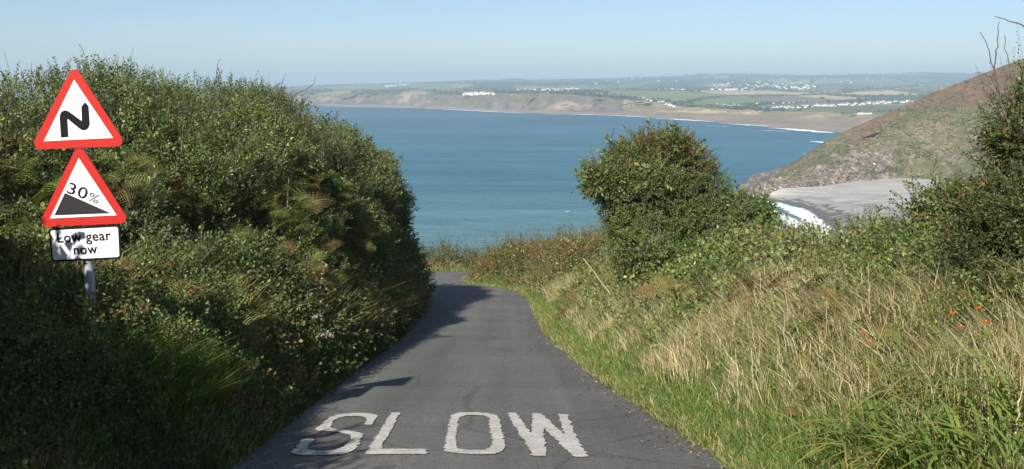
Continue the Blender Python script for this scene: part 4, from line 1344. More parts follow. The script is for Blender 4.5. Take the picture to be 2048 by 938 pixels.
# ------------------------------------------------------------------ shrubs built from lobes
def shrub(name, label, cat, lobes, dens, temps, palette, weights, base, group=None, sc=1.0, seed=0, stems=4, shoots=20, amp=.22, gapt=-.6, shootlen=(.4, .9), topcol=None, lean=(0, 0, .5), clumps=1.0):
    lobes = [(np.array(c, float), np.array(r_, float)) for c, r_ in lobes]
    base = np.array(base, float)
    for c, r_ in list(lobes):
        for _ in range(int(clumps * r_.mean() * 5)):
            d = rng.normal(size=3); d[2] = abs(d[2]) * .8 + .05 * d[2]; d[1] = -abs(d[1]) * .7 + .3 * d[1]; d /= np.linalg.norm(d)
            q_ = rng.uniform(.2, .34) * (.6 + .5 * r_.mean())
            lobes.append((c + d * r_ * .92, np.array([q_ * 1.15, q_ * 1.15, q_ * .9])))
    root = empty(name, tuple(base)); tag(root, label, cat, group)
    B = Build()
    P_, N_ = [], []
    for c, r_ in lobes:
        a = 4 * math.pi * ((np.prod(r_[[0, 1]]) ** 1.6 + np.prod(r_[[0, 2]]) ** 1.6 + np.prod(r_[[1, 2]]) ** 1.6) / 3) ** (1 / 1.6)
        n = int(a * dens)
        d = rng.normal(size=(n, 3)); d /= np.linalg.norm(d, axis=1, keepdims=True)
        nn = d / r_; nn /= np.linalg.norm(nn, axis=1, keepdims=True)
        p = c + d * r_
        p = p + nn * (fbm(p, 1.3, 3, seed) * amp + vnoise(p, 4, seed + 3) * .06)[:, None]
        k = np.ones(n, bool)
        for c2, r2 in lobes:
            if c2 is c: continue
            k &= (((p - c2) / (r2 * .93)) ** 2).sum(1) > 1
        k &= p[:, 2] > ground(p[:, 0], p[:, 1]) - .02
        P_.append(p[k]); N_.append(nn[k])
    p, n = np.concatenate(P_), np.concatenate(N_)
    dep = rng.beta(1.2, 2.0, len(p)) * 0.42 - .08
    keep = ~((fbm(p, 1.9, 2, seed + 5) < gapt) & (dep < .22))
    p, n, dep = p[keep], n[keep], dep[keep]
    d = n * rng.uniform(.4, 1.1, (len(p), 1)) + np.array(lean) * rng.uniform(.2, 1, (len(p), 1)) + rng.normal(0, .42, p.shape)
    col = pick(p, palette, weights, 1.1, seed)
    if topcol is not None:
        h = (p[:, 2] - p[:, 2].min()) / np.ptp(p[:, 2])
        m_ = rng.uniform(0, 1, len(p)) < smooth(.62, 1.0, h + .12 * fbm(p, 1.5, 2, 6)) * .65
        col[m_] = topcol
    scatter(B, temps, p - n * dep[:, None] - base, d, rng.uniform(.6, 1.2, len(p)) * sc, col, .28)
    inner, ncol = [], []
    for c, r_ in lobes:
        m_ = int((np.prod(r_) * 520 + 40) * (1 if c[1] > 13 else 2.2))
        d = rng.normal(size=(m_, 3)); d /= np.linalg.norm(d, axis=1, keepdims=True)
        inner.append(c + d * r_ * rng.uniform(.35, .88, (m_, 1)))
    inner = np.concatenate(inner)
    inner = inner[inner[:, 2] > ground(inner[:, 0], inner[:, 1]) + .02]
    scatter(B, SP_BIG, inner - base, rng.normal(0, 1, inner.shape) + np.array([0, -.2, .3]), rng.uniform(.8, 1.3, len(inner)) * np.clip(inner[:, 1] / 18, .4, 1.1), pick(inner, palette, weights, 1.1, seed), .25)
    up = n[:, 2] > .15
    idx = rng.choice(np.nonzero(up)[0], min(shoots * 3, up.sum()), replace=False)
    scatter(B, SP_SHOOT, p[idx] - base, n[idx] * .6 + np.array([0, 0, .8]) + rng.normal(0, .3, (len(idx), 3)), rng.uniform(*shootlen, len(idx)), col[idx])
    idx = rng.choice(np.nonzero(up)[0], min(shoots, up.sum()), replace=False)
    scatter(B, SP_BARE, p[idx] - base, n[idx] * .8 + np.array([0, 0, .6]) + rng.normal(0, .4, (len(idx), 3)), rng.uniform(.5, 1.1, len(idx)), col[idx])
    obj('crown', B.mesh('crown'), M_LEAF, root)
    for k in range(stems):
        c, r_ = lobes[k % len(lobes)]
        a = np.array([rng.uniform(-.25, .25), rng.uniform(-.2, .2), -.15])
        b = c - base + rng.normal(0, .15, 3)
        t = np.linspace(0, 1, 8)[:, None]
        path = a * (1 - t) + b * t + np.array([0, 0, .12]) * np.sin(t * 3.1) + rng.normal(0, .04, (8, 3)) * (t > 0)
        v, q = tube(path, np.linspace(.06, .014, 8), 6)
        st = obj('trunk', mesh_data('trunk', v, q), M_BARK, root)
        for j in range(5):
            e = path[5] + (rng.normal(size=3) * .55 + np.array([0, 0, .2])) * r_.mean()
            path2 = path[4] * (1 - t) + e * t + rng.normal(0, .025, (8, 3)) * (t > 0)
            v, q = tube(path2, np.linspace(.02, .004, 8), 4)
            obj('branch', mesh_data('branch', v, q), M_BARK, st)
    return root


def lobe(px, py, d, rx_, ry_, rz_): return (P(px, py, d), (rx_, ry_, rz_))


gb = lambda px, d: (lambda X: (X, d, float(ground(X, d))))((px - 1024) / FPX * d / .98)
shrub('hawthorn_bush', 'big rounded hawthorn bush with reddish top standing alone against the sea', 'bush',
      [lobe(1345, 455, 22, 1.45, 1.3, .92), lobe(1312, 372, 22, 1.38, 1.2, .70), lobe(1325, 325, 22, .95, .9, .58), lobe(1205, 362, 21.7, .36, .6, .26), lobe(1275, 480, 21.5, .5, .8, .62),
       lobe(1450, 440, 21.6, .78, .9, .6), lobe(1340, 512, 21.0, 1.15, .8, .48), lobe(1500, 490, 21.8, .55, .8, .42), lobe(1560, 522, 21.5, .5, .7, .32)],
      150, SP_THORN, [G_MID * 1.1, G_MID * .8, G_GREY, G_YEL], [4, 2, 2, 1.6], gb(1330, 22), sc=1.05, clumps=.55, seed=403, stems=6, shoots=26, topcol=np.array([.135, .085, .038]), gapt=-.55)
shrub('shrub', 'low green shrub sloping down from the hawthorn towards the cove', 'shrub', [lobe(1560, 530, 19, .75, .8, .38), lobe(1510, 540, 18.5, .6, .7, .38), lobe(1620, 540, 18, .55, .7, .32)],
      120, SP_THORN, [G_MID, G_YEL, G_GREY], [4, 3, 2], gb(1560, 19), 'thicket on the right bank', seed=410, shoots=16, shootlen=(.3, .6))
shrub('shrub', 'leafy shrub below the shingle beach with its top crossing the surf', 'shrub', [lobe(1740, 518, 15, .5, .6, .36), lobe(1690, 552, 14.5, .5, .6, .36), lobe(1795, 528, 14.5, .45, .6, .38), lobe(1740, 560, 14, .8, .6, .4)],
      130, SP_THORN, [G_MID, G_YEL, G_GREY], [4, 3, 2], gb(1740, 15), 'thicket on the right bank', seed=420, shoots=20, shootlen=(.3, .7))
shrub('shrub', 'upright leafy shrub between the beach and the tall dark thicket', 'shrub', [lobe(1872, 455, 11.5, .26, .35, .42), lobe(1850, 540, 11.5, .5, .5, .45), lobe(1910, 520, 11.2, .45, .5, .5)],
      140, SP_THORN6, [G_MID, G_YEL, G_DARK], [4, 2, 2], gb(1870, 11.5), 'thicket on the right bank', seed=430, shoots=14, shootlen=(.3, .6))
shrub('shrub', 'tall dark twiggy shrub at the right edge of the photograph', 'shrub',
      [lobe(2035, 420, 9, .42, .6, .55), lobe(1995, 560, 9, .48, .6, .5), lobe(2075, 560, 8.6, .55, .7, .8), lobe(2070, 290, 9.2, .35, .6, .5), lobe(1960, 640, 8.8, .36, .4, .36), lobe(2085, 720, 8, .5, .5, .5), lobe(1990, 430, 9.1, .3, .5, .36), lobe(2030, 650, 8.6, .45, .5, .4), lobe(2040, 745, 8.0, .36, .4, .3)],
      160, SP_THORN6, [G_DARK * .8, G_DARK, G_BRZ, G_MID], [4, 3, .9, 1.5], gb(2060, 9), 'thicket on the right bank', seed=440, shoots=22, shootlen=(.35, .7), gapt=-.4, sc=.85)
tall = [o for o in C.objects if o.get('label', '').startswith('tall dark twiggy')][0]


def twig_px(pts, r0, parent, name='bare_twig'):
    pts = np.array([P(*q) for q in pts]); pts = resample(pts, 14) + rng.normal(0, .006, (14, 3))
    v, q = tube(pts - np.array(parent.location), np.linspace(r0, .003, 14), 5)
    return obj(name, mesh_data(name, v, q), M_BARK, parent)


twig_px([(2040, 330, 9), (2010, 230, 9), (1990, 150, 9), (1975, 95, 9), (1962, 62, 9)], .011, tall)
twig_px([(1988, 140, 9), (1994, 90, 9), (1997, 42, 9)], .007, tall)
twig_px([(1992, 158, 9), (1970, 150, 9.05), (1952, 145, 9.1)], .006, tall)
twig_px([(2005, 215, 9), (1980, 175, 9), (1955, 148, 9)], .006, tall)
twig_px([(2030, 240, 9), (2022, 150, 9), (2008, 70, 9)], .007, tall)
twig_px([(2075, 70, 8.8), (2040, 48, 8.8), (1988, 33, 8.8)], .008, tall)
twig_px([(2040, 330, 9), (2046, 150, 9), (2060, 80, 9)], .007, tall)
twig_px([(2010, 450, 8.8), (1950, 425, 8.8), (1900, 400, 8.8)], .007, tall)
twig_px([(1990, 520, 8.8), (1930, 470, 8.8), (1870, 465, 8.8)], .006, tall)
twig_px([(2030, 380, 8.8), (1985, 330, 8.8), (1945, 290, 8.8), (1925, 235, 8.8)], .007, tall)

# twigs above the left hedge
hg = [o for o in C.objects if o.get('label', '').startswith('hedge stretch whose')][0]
twig_px([(575, 200, 22), (600, 185, 22), (628, 168, 22), (632, 148, 22)], .014, hg)
twig_px([(560, 200, 22), (562, 170, 22), (572, 146, 22)], .016, hg)
hg2 = [o for o in C.objects if o.get('label', '').startswith('sunlit yellow')][0]
twig_px([(430, 190, 16.5), (432, 150, 16.5), (437, 120, 16.5), (443, 118, 16.5)], .010, hg2)

# ------------------------------------------------------------------ grass
def blades(n, x, y, h, w, lean, col, B, bend=.5, cvar=.22):
    """n grass blades: root positions, heights, lean direction (N,3)"""
    z = ground(x, y) - .02
    az = rng.uniform(0, 6.28, n)
    side = np.stack([np.cos(az), np.sin(az), np.zeros(n)], 1) * (w / 2)[:, None]
    root = np.stack([x, y, z], 1)
    up = np.array([0, 0, 1.0])
    a = root + (up * .55 + lean * .25 * bend) * h[:, None]
    b = root + (up * .92 + lean * .9 * bend) * h[:, None]
    v = np.stack([root - side, root + side, a - side * .8, a + side * .8, b], 1)
    i = np.arange(n)[:, None] * 5
    c = col * np.exp(rng.normal(0, cvar, (n, 1)))
    B.add(v.reshape(-1, 3), i + np.array([[0, 1, 3, 2]]), i + np.array([[2, 3, 4]]), np.repeat(np.clip(c, .01, .9), 5, 0))


STRAW, PALE, VERGE, VERGE2, OLIVE = (np.array(c) for c in ((0.46, 0.375, 0.19), (0.62, 0.54, 0.34), (0.125, 0.195, 0.045), (0.19, 0.245, 0.07), (0.15, 0.15, 0.05)))


def ydist(n, y0, y1):
    """more plants nearby, fewer far away"""
    t = rng.uniform(0, 1, n)
    return (y0 + 3) * ((y1 + 3) / (y0 + 3)) ** t - 3


def grass_stuff(name, label, parts):
    B = Build()
    for f in parts: f(B)
    tag(obj(name, B.mesh(name), M_GRASS), label, 'grass', None, 'stuff')


def verge_right(B):
    n = 56000
    y = ydist(n, 4, 47); e = rng.beta(1.1, 2.2, n) * 1.25 - .06
    e = e + .05 * vnoise(np.stack([y, y * 0], -1), 2.2, 15)
    x = Rx(y) + e
    far = y / 20
    h = rng.uniform(.05, .13, n) * (1 + .5 * far * .4) + .16 * smooth(.2, .9, e) * rng.uniform(.3, 1, n)
    w = rng.uniform(.006, .011, n) * (1 + far)
    m_ = vnoise(np.stack([x, y], -1), 1.2, 5) + rng.normal(0, .5, n)
    col = np.where((m_ > .2)[:, None], VERGE2, VERGE)
    dry = rng.uniform(0, 1, n) < .17 + .25 * (e < .08)
    col = np.where(dry[:, None], STRAW * .8, col)
    blades(n, x, y, h, w, rng.normal(0, .7, (n, 3)) * np.array([1, 1, 0]) + np.array([-.4, -.1, 0]), col, B)


def long_right(B):
    n = 66000
    y = ydist(n, 4.5, 40); e = .42 + rng.beta(1.35, 1.7, n) * 3.0
    x = Rx(y) + e
    pt = np.stack([x, y], -1)
    f = 1.15 * fbm(pt, 1.15, 3, 29) + .12 * np.exp(-((y - 10.5) / 3.5) ** 2) + .25 * np.exp(-((y - 18) / 3) ** 2) * (e < 1.5) - .75 * np.exp(-((y - 5.2) / 2.6) ** 2) - .55 * smooth(1.7, 3.0, e)
    k = f + rng.normal(0, .25, n) > .05
    x, y, e, f = x[k], y[k], e[k], f[k]; n = len(x)
    far = y / 20
    h = rng.uniform(.24, .62, n) * np.clip(.45 + e * .5, .5, 1)
    w = rng.uniform(.003, .007, n) * (1 + far * .9)
    t = rng.uniform(-.05, .95, n) + f * .4
    col = np.where((t > .66)[:, None], PALE, np.where((t > .34)[:, None], STRAW, np.where((t > .22)[:, None], OLIVE, VERGE2)))
    la = fbm(np.stack([x, y], -1), .8, 2, 77)[:, None]
    lean = rng.normal(0, .6, (n, 3)) * np.array([1, 1, 0]) + np.array([-.5, -.2, 0]) + la * np.array([.5, .6, 0])
    blades(n, x, y, h, w, lean, col, B, .6)


def verge_left(B):
    n = 38000
    y = ydist(n, 4.5, 36); ef = np.maximum(Lx(y) - hedge_pt(y, 0)[:, 0], .4)
    e = rng.beta(1.0, 1.7, n) * np.minimum(ef + .3, 2.2) - .05
    x = Lx(y) - e
    far = y / 20
    h = rng.uniform(.06, .16, n) + .3 * smooth(.3, 1.6, e) * rng.uniform(.1, 1, n)
    w = rng.uniform(.006, .012, n) * (1 + far)
    m_ = vnoise(np.stack([x, y], -1), .8, 6) + rng.normal(0, .4, n)
    col = np.where((m_ > .55)[:, None], STRAW * .75, np.where((m_ > 0)[:, None], VERGE, np.array([.075, .105, .03])))
    blades(n, x, y, h, w, rng.normal(0, .7, (n, 3)) * np.array([1, 1, 0]) + np.array([.3, -.1, 0]), col, B)
    # dry stalks hanging at the hedge foot
    n = 5000
    y = ydist(n, 8, 32); x = hedge_pt(y, 0)[:, 0] + rng.uniform(-.3, .9, n)
    x = np.minimum(x, Lx(y) - .15)
    blades(n, x, y, rng.uniform(.25, .6, n), rng.uniform(.005, .009, n) * (1 + y / 20), rng.normal(0, .6, (n, 3)) * np.array([1, 1, 0]) + np.array([.5, -.2, 0]), np.tile(STRAW * .8, (n, 1)), B, .8)
    # lush tuft below the sign post
    n = 2600
    x = np.minimum(rng.normal(-2.8, .33, n), -2.45); y = rng.normal(7.7, .45, n)
    blades(n, x, y, rng.uniform(.2, .42, n), rng.uniform(.007, .012, n), rng.normal(0, .4, (n, 3)) * np.array([1, 1, 0]) + np.array([.6, -.3, 0]), np.tile(VERGE, (n, 1)), B, .9)


def verge_end(B):
    n = 20000
    x = rng.uniform(-16, 12, n); y = 53.2 + rng.beta(1, 1.5, n) * 6
    e = y - 53.2
    h = rng.uniform(.12, .25, n) + .55 * smooth(.8, 2.2, e) * rng.uniform(.3, 1, n)
    m_ = fbm(np.stack([x, y], -1), .6, 2, 4) + rng.normal(0, .35, n)
    col = np.where((e < .9)[:, None], VERGE2, np.where((m_ > .25)[:, None], STRAW * .7, np.where((m_ > -.2)[:, None], OLIVE, np.array([.12, .125, .045]))))
    blades(n, x, y, h, rng.uniform(.03, .05, n), rng.normal(0, .6, (n, 3)) * np.array([1, 1, 0]), col, B)
    # behind the bend, left side
    n = 9000
    y = rng.uniform(35.5, 53, n); x = Lx(y) - rng.uniform(0, 5, n)
    blades(n, x, y, rng.uniform(.1, .5, n), rng.uniform(.025, .04, n), rng.normal(0, .6, (n, 3)) * np.array([1, 1, 0]), np.tile(OLIVE, (n, 1)), B)


grass_stuff('verge_grass', 'short green grass along the right edge of the road', [verge_right])
grass_stuff('long_grass', 'long straw coloured grass over the right bank', [long_right])
grass_stuff('bank_grass', 'shaded grass on the left bank between road and hedge', [verge_left])
grass_stuff('far_verge_grass', 'grass growing beyond the bend at the cliff edge', [verge_end])


def litter():
    B = Build()
    for side in (-1, 1):
        n = 9000
        y = ydist(n, 4, 48)
        e = rng.exponential(.13, n) - .05
        x = np.where(side > 0, Rx(y) + .05 - e, Lx(y) - .06 + e)
        k = (vnoise(np.stack([x * 0 + side * 5, y], -1), .9, 66) + rng.normal(0, .5, n) > -.2)
        x, y = x[k], y[k]; n = len(x)
        z = crown_z(x, y) + .006
        s_ = rng.uniform(.005, .016, n) * (1 + y / 25)
        a = rng.uniform(0, 6.28, n)
        ux = np.stack([np.cos(a), np.sin(a), rng.normal(0, .25, n)], 1) * s_[:, None]
        uy = np.stack([-np.sin(a), np.cos(a), rng.normal(0, .25, n)], 1) * (s_ * rng.uniform(.25, .8, n))[:, None]
        c = np.stack([x, y, z + s_ * .25], 1)
        v = np.stack([c - ux, c - uy, c + ux, c + uy], 1)
        pal_ = np.array([(.20, .15, .085), (.30, .24, .14), (.13, .09, .05), (.24, .23, .21), (.12, .14, .05)])
        cc = pal_[rng.integers(0, 5, n)] * np.exp(rng.normal(0, .25, (n, 1)))
        B.add(v.reshape(-1, 3), np.arange(n)[:, None] * 4 + np.arange(4)[None], None, np.repeat(cc, 4, 0))
    tag(obj('leaf_litter', B.mesh('leaf_litter'), M_GRASS), 'dry leaf litter and grit along both road edges', 'litter', None, 'stuff')


litter()

# ------------------------------------------------------------------ ground cover of bramble and leaves
def cover(name, label, gen, temps, palette, weights, seed, sc=1.0, m=None):
    x, y, hgt = gen
    z = ground(x, y)
    n = len(x)
    p = np.stack([x, y, z + hgt], 1)
    k = z + hgt > z - .05
    d = np.array([.1, -.25, .7]) + rng.normal(0, .6, (n, 3))
    B = Build()
    for far_part in (False, True):
        j = k & ((p[:, 1] > 9) == far_part)
        if j.sum():
            tm = SP_BRAMBLE4 if far_part and temps[-1] is SP_BRAMBLE[-1] else temps
            scatter(B, tm, p[j], d[j], rng.uniform(.6, 1.2, j.sum()) * sc * np.clip(p[j][:, 1] / 14, .55, 1.3), pick(p[j], palette, weights, .7, seed), .3)
    tag(obj(name, B.mesh(name), m or M_LEAF), label, 'undergrowth', None, 'stuff')


n = 16500
y = ydist(n, 4.2, 33); ef = np.maximum(Lx(y) - hedge_pt(y, 0)[:, 0], .3)
t = rng.beta(1.6, 1.1, n); e = t * (ef + .25)
hump = np.maximum(fbm(np.stack([Lx(y) - e, y], -1), .9, 2, 2) + .4, 0)
hgt = rng.uniform(0, 1, n) * (.06 + .50 * smooth(.1, .7, e) * hump)
cover('bramble_undergrowth', 'tangled bramble and ivy covering the left bank under the hedge', (Lx(y) - e, y, hgt), SP_BRAMBLE, [G_DARK, G_MID, G_YEL, G_BRZ], [4, 4, 1.2, .5], 500, .95)

n = 14500
y = ydist(n, 4.4, 34); e = .75 + rng.beta(1.15, 1.5, n) * 6.5
x = Rx(y) + e
hump = np.maximum(fbm(np.stack([x, y], -1), .7, 2, 12) + .3, 0)
hgt = rng.uniform(0, 1, n) * (.16 + .6 * hump * smooth(.8, 2.4, e))
cover('mixed_undergrowth', 'mixed green undergrowth among the grass of the right bank', (x, y, hgt), SP_THORN + SP_BRAMBLE, [G_MID, G_YEL, G_BRZ, G_GREY], [3, 5, 1.4, 1], 510, .98)

# rough brown scrub on both sides of the bend
n = 5600
y = rng.uniform(33, 48.5, n); e = .35 + rng.beta(1.1, 1.3, n) * 8
x = Rx(y) + e
hump = .35 + .55 * np.maximum(fbm(np.stack([x, y], -1), .6, 2, 14) + .4, 0)
hgt = rng.uniform(0, 1, n) * hump * smooth(.2, 1.5, e)
cover('bracken_scrub', 'bronze and green bracken scrub on the inside of the bend', (x, y, hgt), SP_FAR + SP_SHOOT, [np.array([.20, .125, .045]), np.array([.15, .14, .05]), np.array([.105, .125, .036]), np.array([.26, .19, .09])], [3, 4, 4, 2], 520, 1.15)
n = 4600
x = rng.uniform(-16, 9, n); y = 54.3 + rng.beta(1.1, 1.2, n) * 5
hump = .35 + .75 * np.maximum(fbm(np.stack([x, y], -1), .5, 2, 18) + .4, 0) + .45 * smooth(-4, -9, x)
hgt = rng.uniform(0, 1, n) * hump * smooth(54.0, 55.4, y)
cover('cliff_edge_scrub', 'low olive scrub on the cliff edge beyond the bend', (x, y, hgt), SP_FAR + SP_SHOOT, [np.array([.15, .115, .05]), np.array([.115, .12, .045]), np.array([.085, .105, .035]), np.array([.21, .17, .085])], [2.5, 4, 4, 1.5], 530, 1.3)


# ------------------------------------------------------------------ bracken ferns
def frond_mesh(seed, colr, colr2, length=.85):
    r_ = np.random.default_rng(seed)
    B = Build()
    t = np.linspace(0, 1, 12)
    path = np.stack([.04 * np.sin(t * 3) * length, (t * .78 - .08 * t ** 3) * length, (t * .75 - .72 * t ** 2.1) * length], 1)
    v, q = tube(path, np.linspace(.005, .0015, 12), 3); B.add(v, q, None, (0.17, 0.16, 0.06))
    npn = 19
    for k in range(npn):
        tk = .22 + .78 * k / npn
        p0 = np.array([np.interp(tk, t, path[:, j]) for j in range(3)])
        p1 = np.array([np.interp(min(tk + .03, 1), t, path[:, j]) for j in range(3)])
        ax = (p1 - p0) / np.linalg.norm(p1 - p0)
        ln_ = length * .34 * (1 - tk) ** .75 * (0.55 + .45 * min(1, (tk - .15) / .15)) + .015
        for sd in (-1, 1):
            side = np.array([sd, 0, 0.0]) * .92 + ax * .42 + np.array([0, 0, -.12 + r_.normal(0, .08)])
            side /= np.linalg.norm(side)
            nrm = np.cross(side, ax); nrm /= np.linalg.norm(nrm)
            fw = np.cross(nrm, side)
            m = max(3, int(7 * (1 - tk) + 3))
            f = math.exp(r_.normal(0, .18))
            cc = (np.array(colr) * (1 - .5 * r_.uniform() * tk) + np.array(colr2) * .5 * r_.uniform() * tk) * f
            for j in range(m):
                s0 = j / m; s1_ = (j + .62) / m
                wl_ = ln_ * .17 * (1 - s0) + .005
                c0, c1 = p0 + side * ln_ * s0, p0 + side * ln_ * s1_
                dr = nrm * -.01 * j
                for sg in (-1, 1):
                    tipp = (c0 + c1) / 2 + fw * sg * wl_ + side * wl_ * .25 + dr
                    B.add([c0 + dr, c1 + dr, tipp], None, [(0, 1, 2) if sg > 0 else (1, 0, 2)], cc)
    return B.mesh('frond')


FG = [frond_mesh(1, (.115, .165, .042), (.16, .18, .05)), frond_mesh(2, (.15, .185, .05), (.21, .20, .065)), frond_mesh(3, (.19, .195, .06), (.28, .225, .085))]
FB = [frond_mesh(4, (.20, .125, .055), (.25, .16, .07)), frond_mesh(5, (.18, .145, .06), (.22, .14, .06)), frond_mesh(6, (.16, .15, .045), (.22, .14, .05))]


def fern(x, y, size, bronze, label, group, nf=6, z=None):
    if z is None: z = float(ground(x, y))
    root = empty('bracken_fern', (x, y, z - .02), rng.uniform(0, 6.28)); tag(root, label, 'fern', group)
    for k in range(nf):
        ms = FB if rng.uniform() < bronze else FG
        o = obj('frond', ms[int(rng.integers(0, 3))], M_FERN, root)
        s_ = size * rng.uniform(.75, 1.2)
        o.location = (rng.normal(0, .05), rng.normal(0, .05), rng.uniform(0, .25) * size)
        o.scale = (s_, s_, s_)
        o.rotation_euler = (rng.uniform(-.15, .65), rng.normal(0, .25), k * 6.28 / nf + rng.normal(0, .3))
    return root


for k in range(95):
    y = float(ydist(1, 9.0, 21)[0])
    if k < 70:
        p, nn = hedge_surface(np.array([y]), np.array([rng.uniform(0, 2.3)])); p = p[0] - nn[0] * .02
        low = 'on the sunlit slope under the hedge right of the sign'
    else:
        x = Lx(y) - rng.uniform(.5, max(.6, Lx(y) - hedge_pt(y, 0)[0])); p = (x, y, float(ground(x, y)))
        low = 'low on the bank between the road and the hedge'
    fern(float(p[0]), y, rng.uniform(.7, 1.0), .2, 'green bracken fern ' + low, 'bracken ' + low, 6, float(p[2]))
for k in range(24):
    y = float(rng.uniform(16, 29)); f = hedge_pt(y, 0)[0]
    fern(min(f + rng.uniform(-.35, .3), Lx(y) - .2), y, rng.uniform(.6, .85), .25, 'bracken fern at the shaded foot of the far hedge beside the road', 'bracken along the far hedge foot')
for (px, py, d, b, lab) in ((440, 640, 10.5, 0, 'bright arching bracken fern low on the bank left of the flowers'), (485, 690, 9.8, 1.0, 'rusty brown bracken fern at the bottom of the left bank'), (130, 655, 8.4, 0, 'dim bracken fern in the shade left of the sign post'), (375, 690, 9.4, .8, 'withered reddish bracken fern right of the sign post')):
    p = P(px, py, d); fern(float(p[0]), d, .62, b, lab, None, 6)
for k in range(150):
    y = float(ydist(1, 6.8, 34)[0]); e = rng.uniform(1.3, 5.2)
    where = 'close behind the dry grass of the right bank' if y < 15 else 'on the right bank below the hawthorn bush' if y < 24 else 'on the right bank beyond the hawthorn bush'
    bz = float(rng.choice([.08, .85], p=[.66, .34]))
    fern(float(Rx(y)) + e, y, rng.uniform(.85, 1.15) * float(np.clip(y / 13, .55, 1)), bz, ('bronze' if bz > .5 else 'green') + ' bracken fern ' + where, ('bronze' if bz > .5 else 'green') + ' bracken ' + where, 5)
for k in range(24):
    y = float(rng.uniform(23, 34)); e = rng.uniform(.5, 2.2)
    fern(float(Rx(y)) + e, y, rng.uniform(.7, 1.0), .5, 'bronze bracken fern close to the road edge before the bend', 'bracken by the road before the bend', 5)
for (px, d, lab) in ((1665, 7.6, 'rusty bracken fern beside the sword leaved plants'), (1625, 7.5, 'brown collapsed bracken fern low in the right verge'), (1690, 8.6, 'green bracken fern in the middle of the dry grass')):
    X = (px - 1024) / FPX * d / .965
    fern(X, d, .36 if 'collapsed' in lab else .5, .2 if 'green' in lab else .95, lab, None, 6)

# ------------------------------------------------------------------ sword leaved montbretia, bottom right
def sword(seed, length, width, col):
    r_ = np.random.default_rng(seed)
    t = np.linspace(0, 1, 9)
    bend = r_.uniform(.85, 1.5)
    path = np.stack([0 * t, (t ** 1.5) * length * .62 * bend, (t * .95 - .52 * bend * t ** 2.3) * length], 1)
    w = width * np.sin(np.clip(t * .95 + .12, 0, 1) * math.pi) ** .6 + .001
    w[-1] = .001
    v = np.stack([path - np.stack([w / 2, 0 * w, -w * .12], 1), path, path + np.stack([w / 2, 0 * w, w * .12], 1)], 1).reshape(-1, 3)
    c = np.array(col) * (1 + .2 * (t[:, None, None] > .85) * np.array([2.5, .6, .3])) * np.ones((1, 3, 1))
    return mesh_data('leaf', v, grid_quads(9, 3), None, c.reshape(-1, 3), True)


SW = [sword(k, rng.uniform(.55, .85), rng.uniform(.016, .026), c) for k, c in enumerate([(.13, .205, .042), (.17, .24, .05), (.22, .265, .06), (.15, .22, .048), (.27, .25, .08), (.115, .18, .04)])]
M_PETAL = plain_mat('orange_petal', (0.58, 0.12, 0.025), 0.5, 0, .15, 60)
M_FSTEM = plain_mat('flower_stem', (0.13, 0.15, 0.05), 0.6, 0, .2, 40)


def montbretia(px, d, label, nl=38, sp=0, size=1.0):
    X = (px - 1024) / FPX * d / .955
    root = empty('montbretia_clump', (X, d, float(ground(X, d)) - .02)); tag(root, label, 'plant', 'montbretia clumps in the bottom right corner')
    for k in range(nl):
        o = obj('leaf', SW[int(rng.integers(0, len(SW)))], M_GRASS, root)
        a = rng.normal(R(75), R(60))                         # most leaves blow to the left and towards the road
        o.location = (rng.normal(0, .16), rng.normal(0, .16), 0)
        o.rotation_euler = (rng.normal(.0, .18), rng.normal(0, .12), a)
        s_ = size * rng.uniform(.7, 1.15); o.scale = (s_, s_, s_)
    for k in range(sp):
        h = rng.uniform(.55, .75)
        a = rng.uniform(1.2, 2.2); e = np.array([-math.sin(a), math.cos(a) * .3, 0])
        t = np.linspace(0, 1, 9)[:, None]
        path = np.array([rng.normal(0, .12), rng.normal(0, .12), 0]) + t * np.array([0, 0, h]) + e * (t ** 3) * .22
        v, q = tube(path, np.linspace(.004, .002, 9), 4)
        stn = obj('flower_stem', mesh_data('flower_stem', v, q), M_FSTEM, root)
        for j in range(4):
            c = path[6 + j // 2] + e * .02 * (j % 2) + np.array([0, 0, .012])
            B = Build()
            for m in range(5):
                b = m * 1.257 + j
                dv = np.array([math.cos(b) * .016, math.sin(b) * .014, .024]); sdv = np.array([-math.sin(b), math.cos(b), 0]) * .008
                B.add([c, c + dv * .6 + sdv, c + dv, c + dv * .6 - sdv], [(0, 1, 2, 3)])
            obj('flower', B.mesh('flower'), M_PETAL, stn)


montbretia(1850, 5.6, 'big arching clump of sword leaves at the bottom right, nearest the corner middle', 44)
montbretia(1960, 5.2, 'clump of sword leaves in the very bottom right corner', 44)
montbretia(1760, 6.0, 'lowest clump of sword leaves, leaning out towards the road', 36)
montbretia(1905, 6.4, 'clump of sword leaves carrying the orange flowers', 40, 2)
montbretia(2020, 6.4, 'upright clump of sword leaves under the dark shrub at the right edge', 40)
montbretia(1815, 6.9, 'hindmost clump of sword leaves with one orange flower spike, against dry grass', 30, 1, .85)
montbretia(2030, 5.7, 'broad clump of sword leaves at the right edge of the photograph', 40)

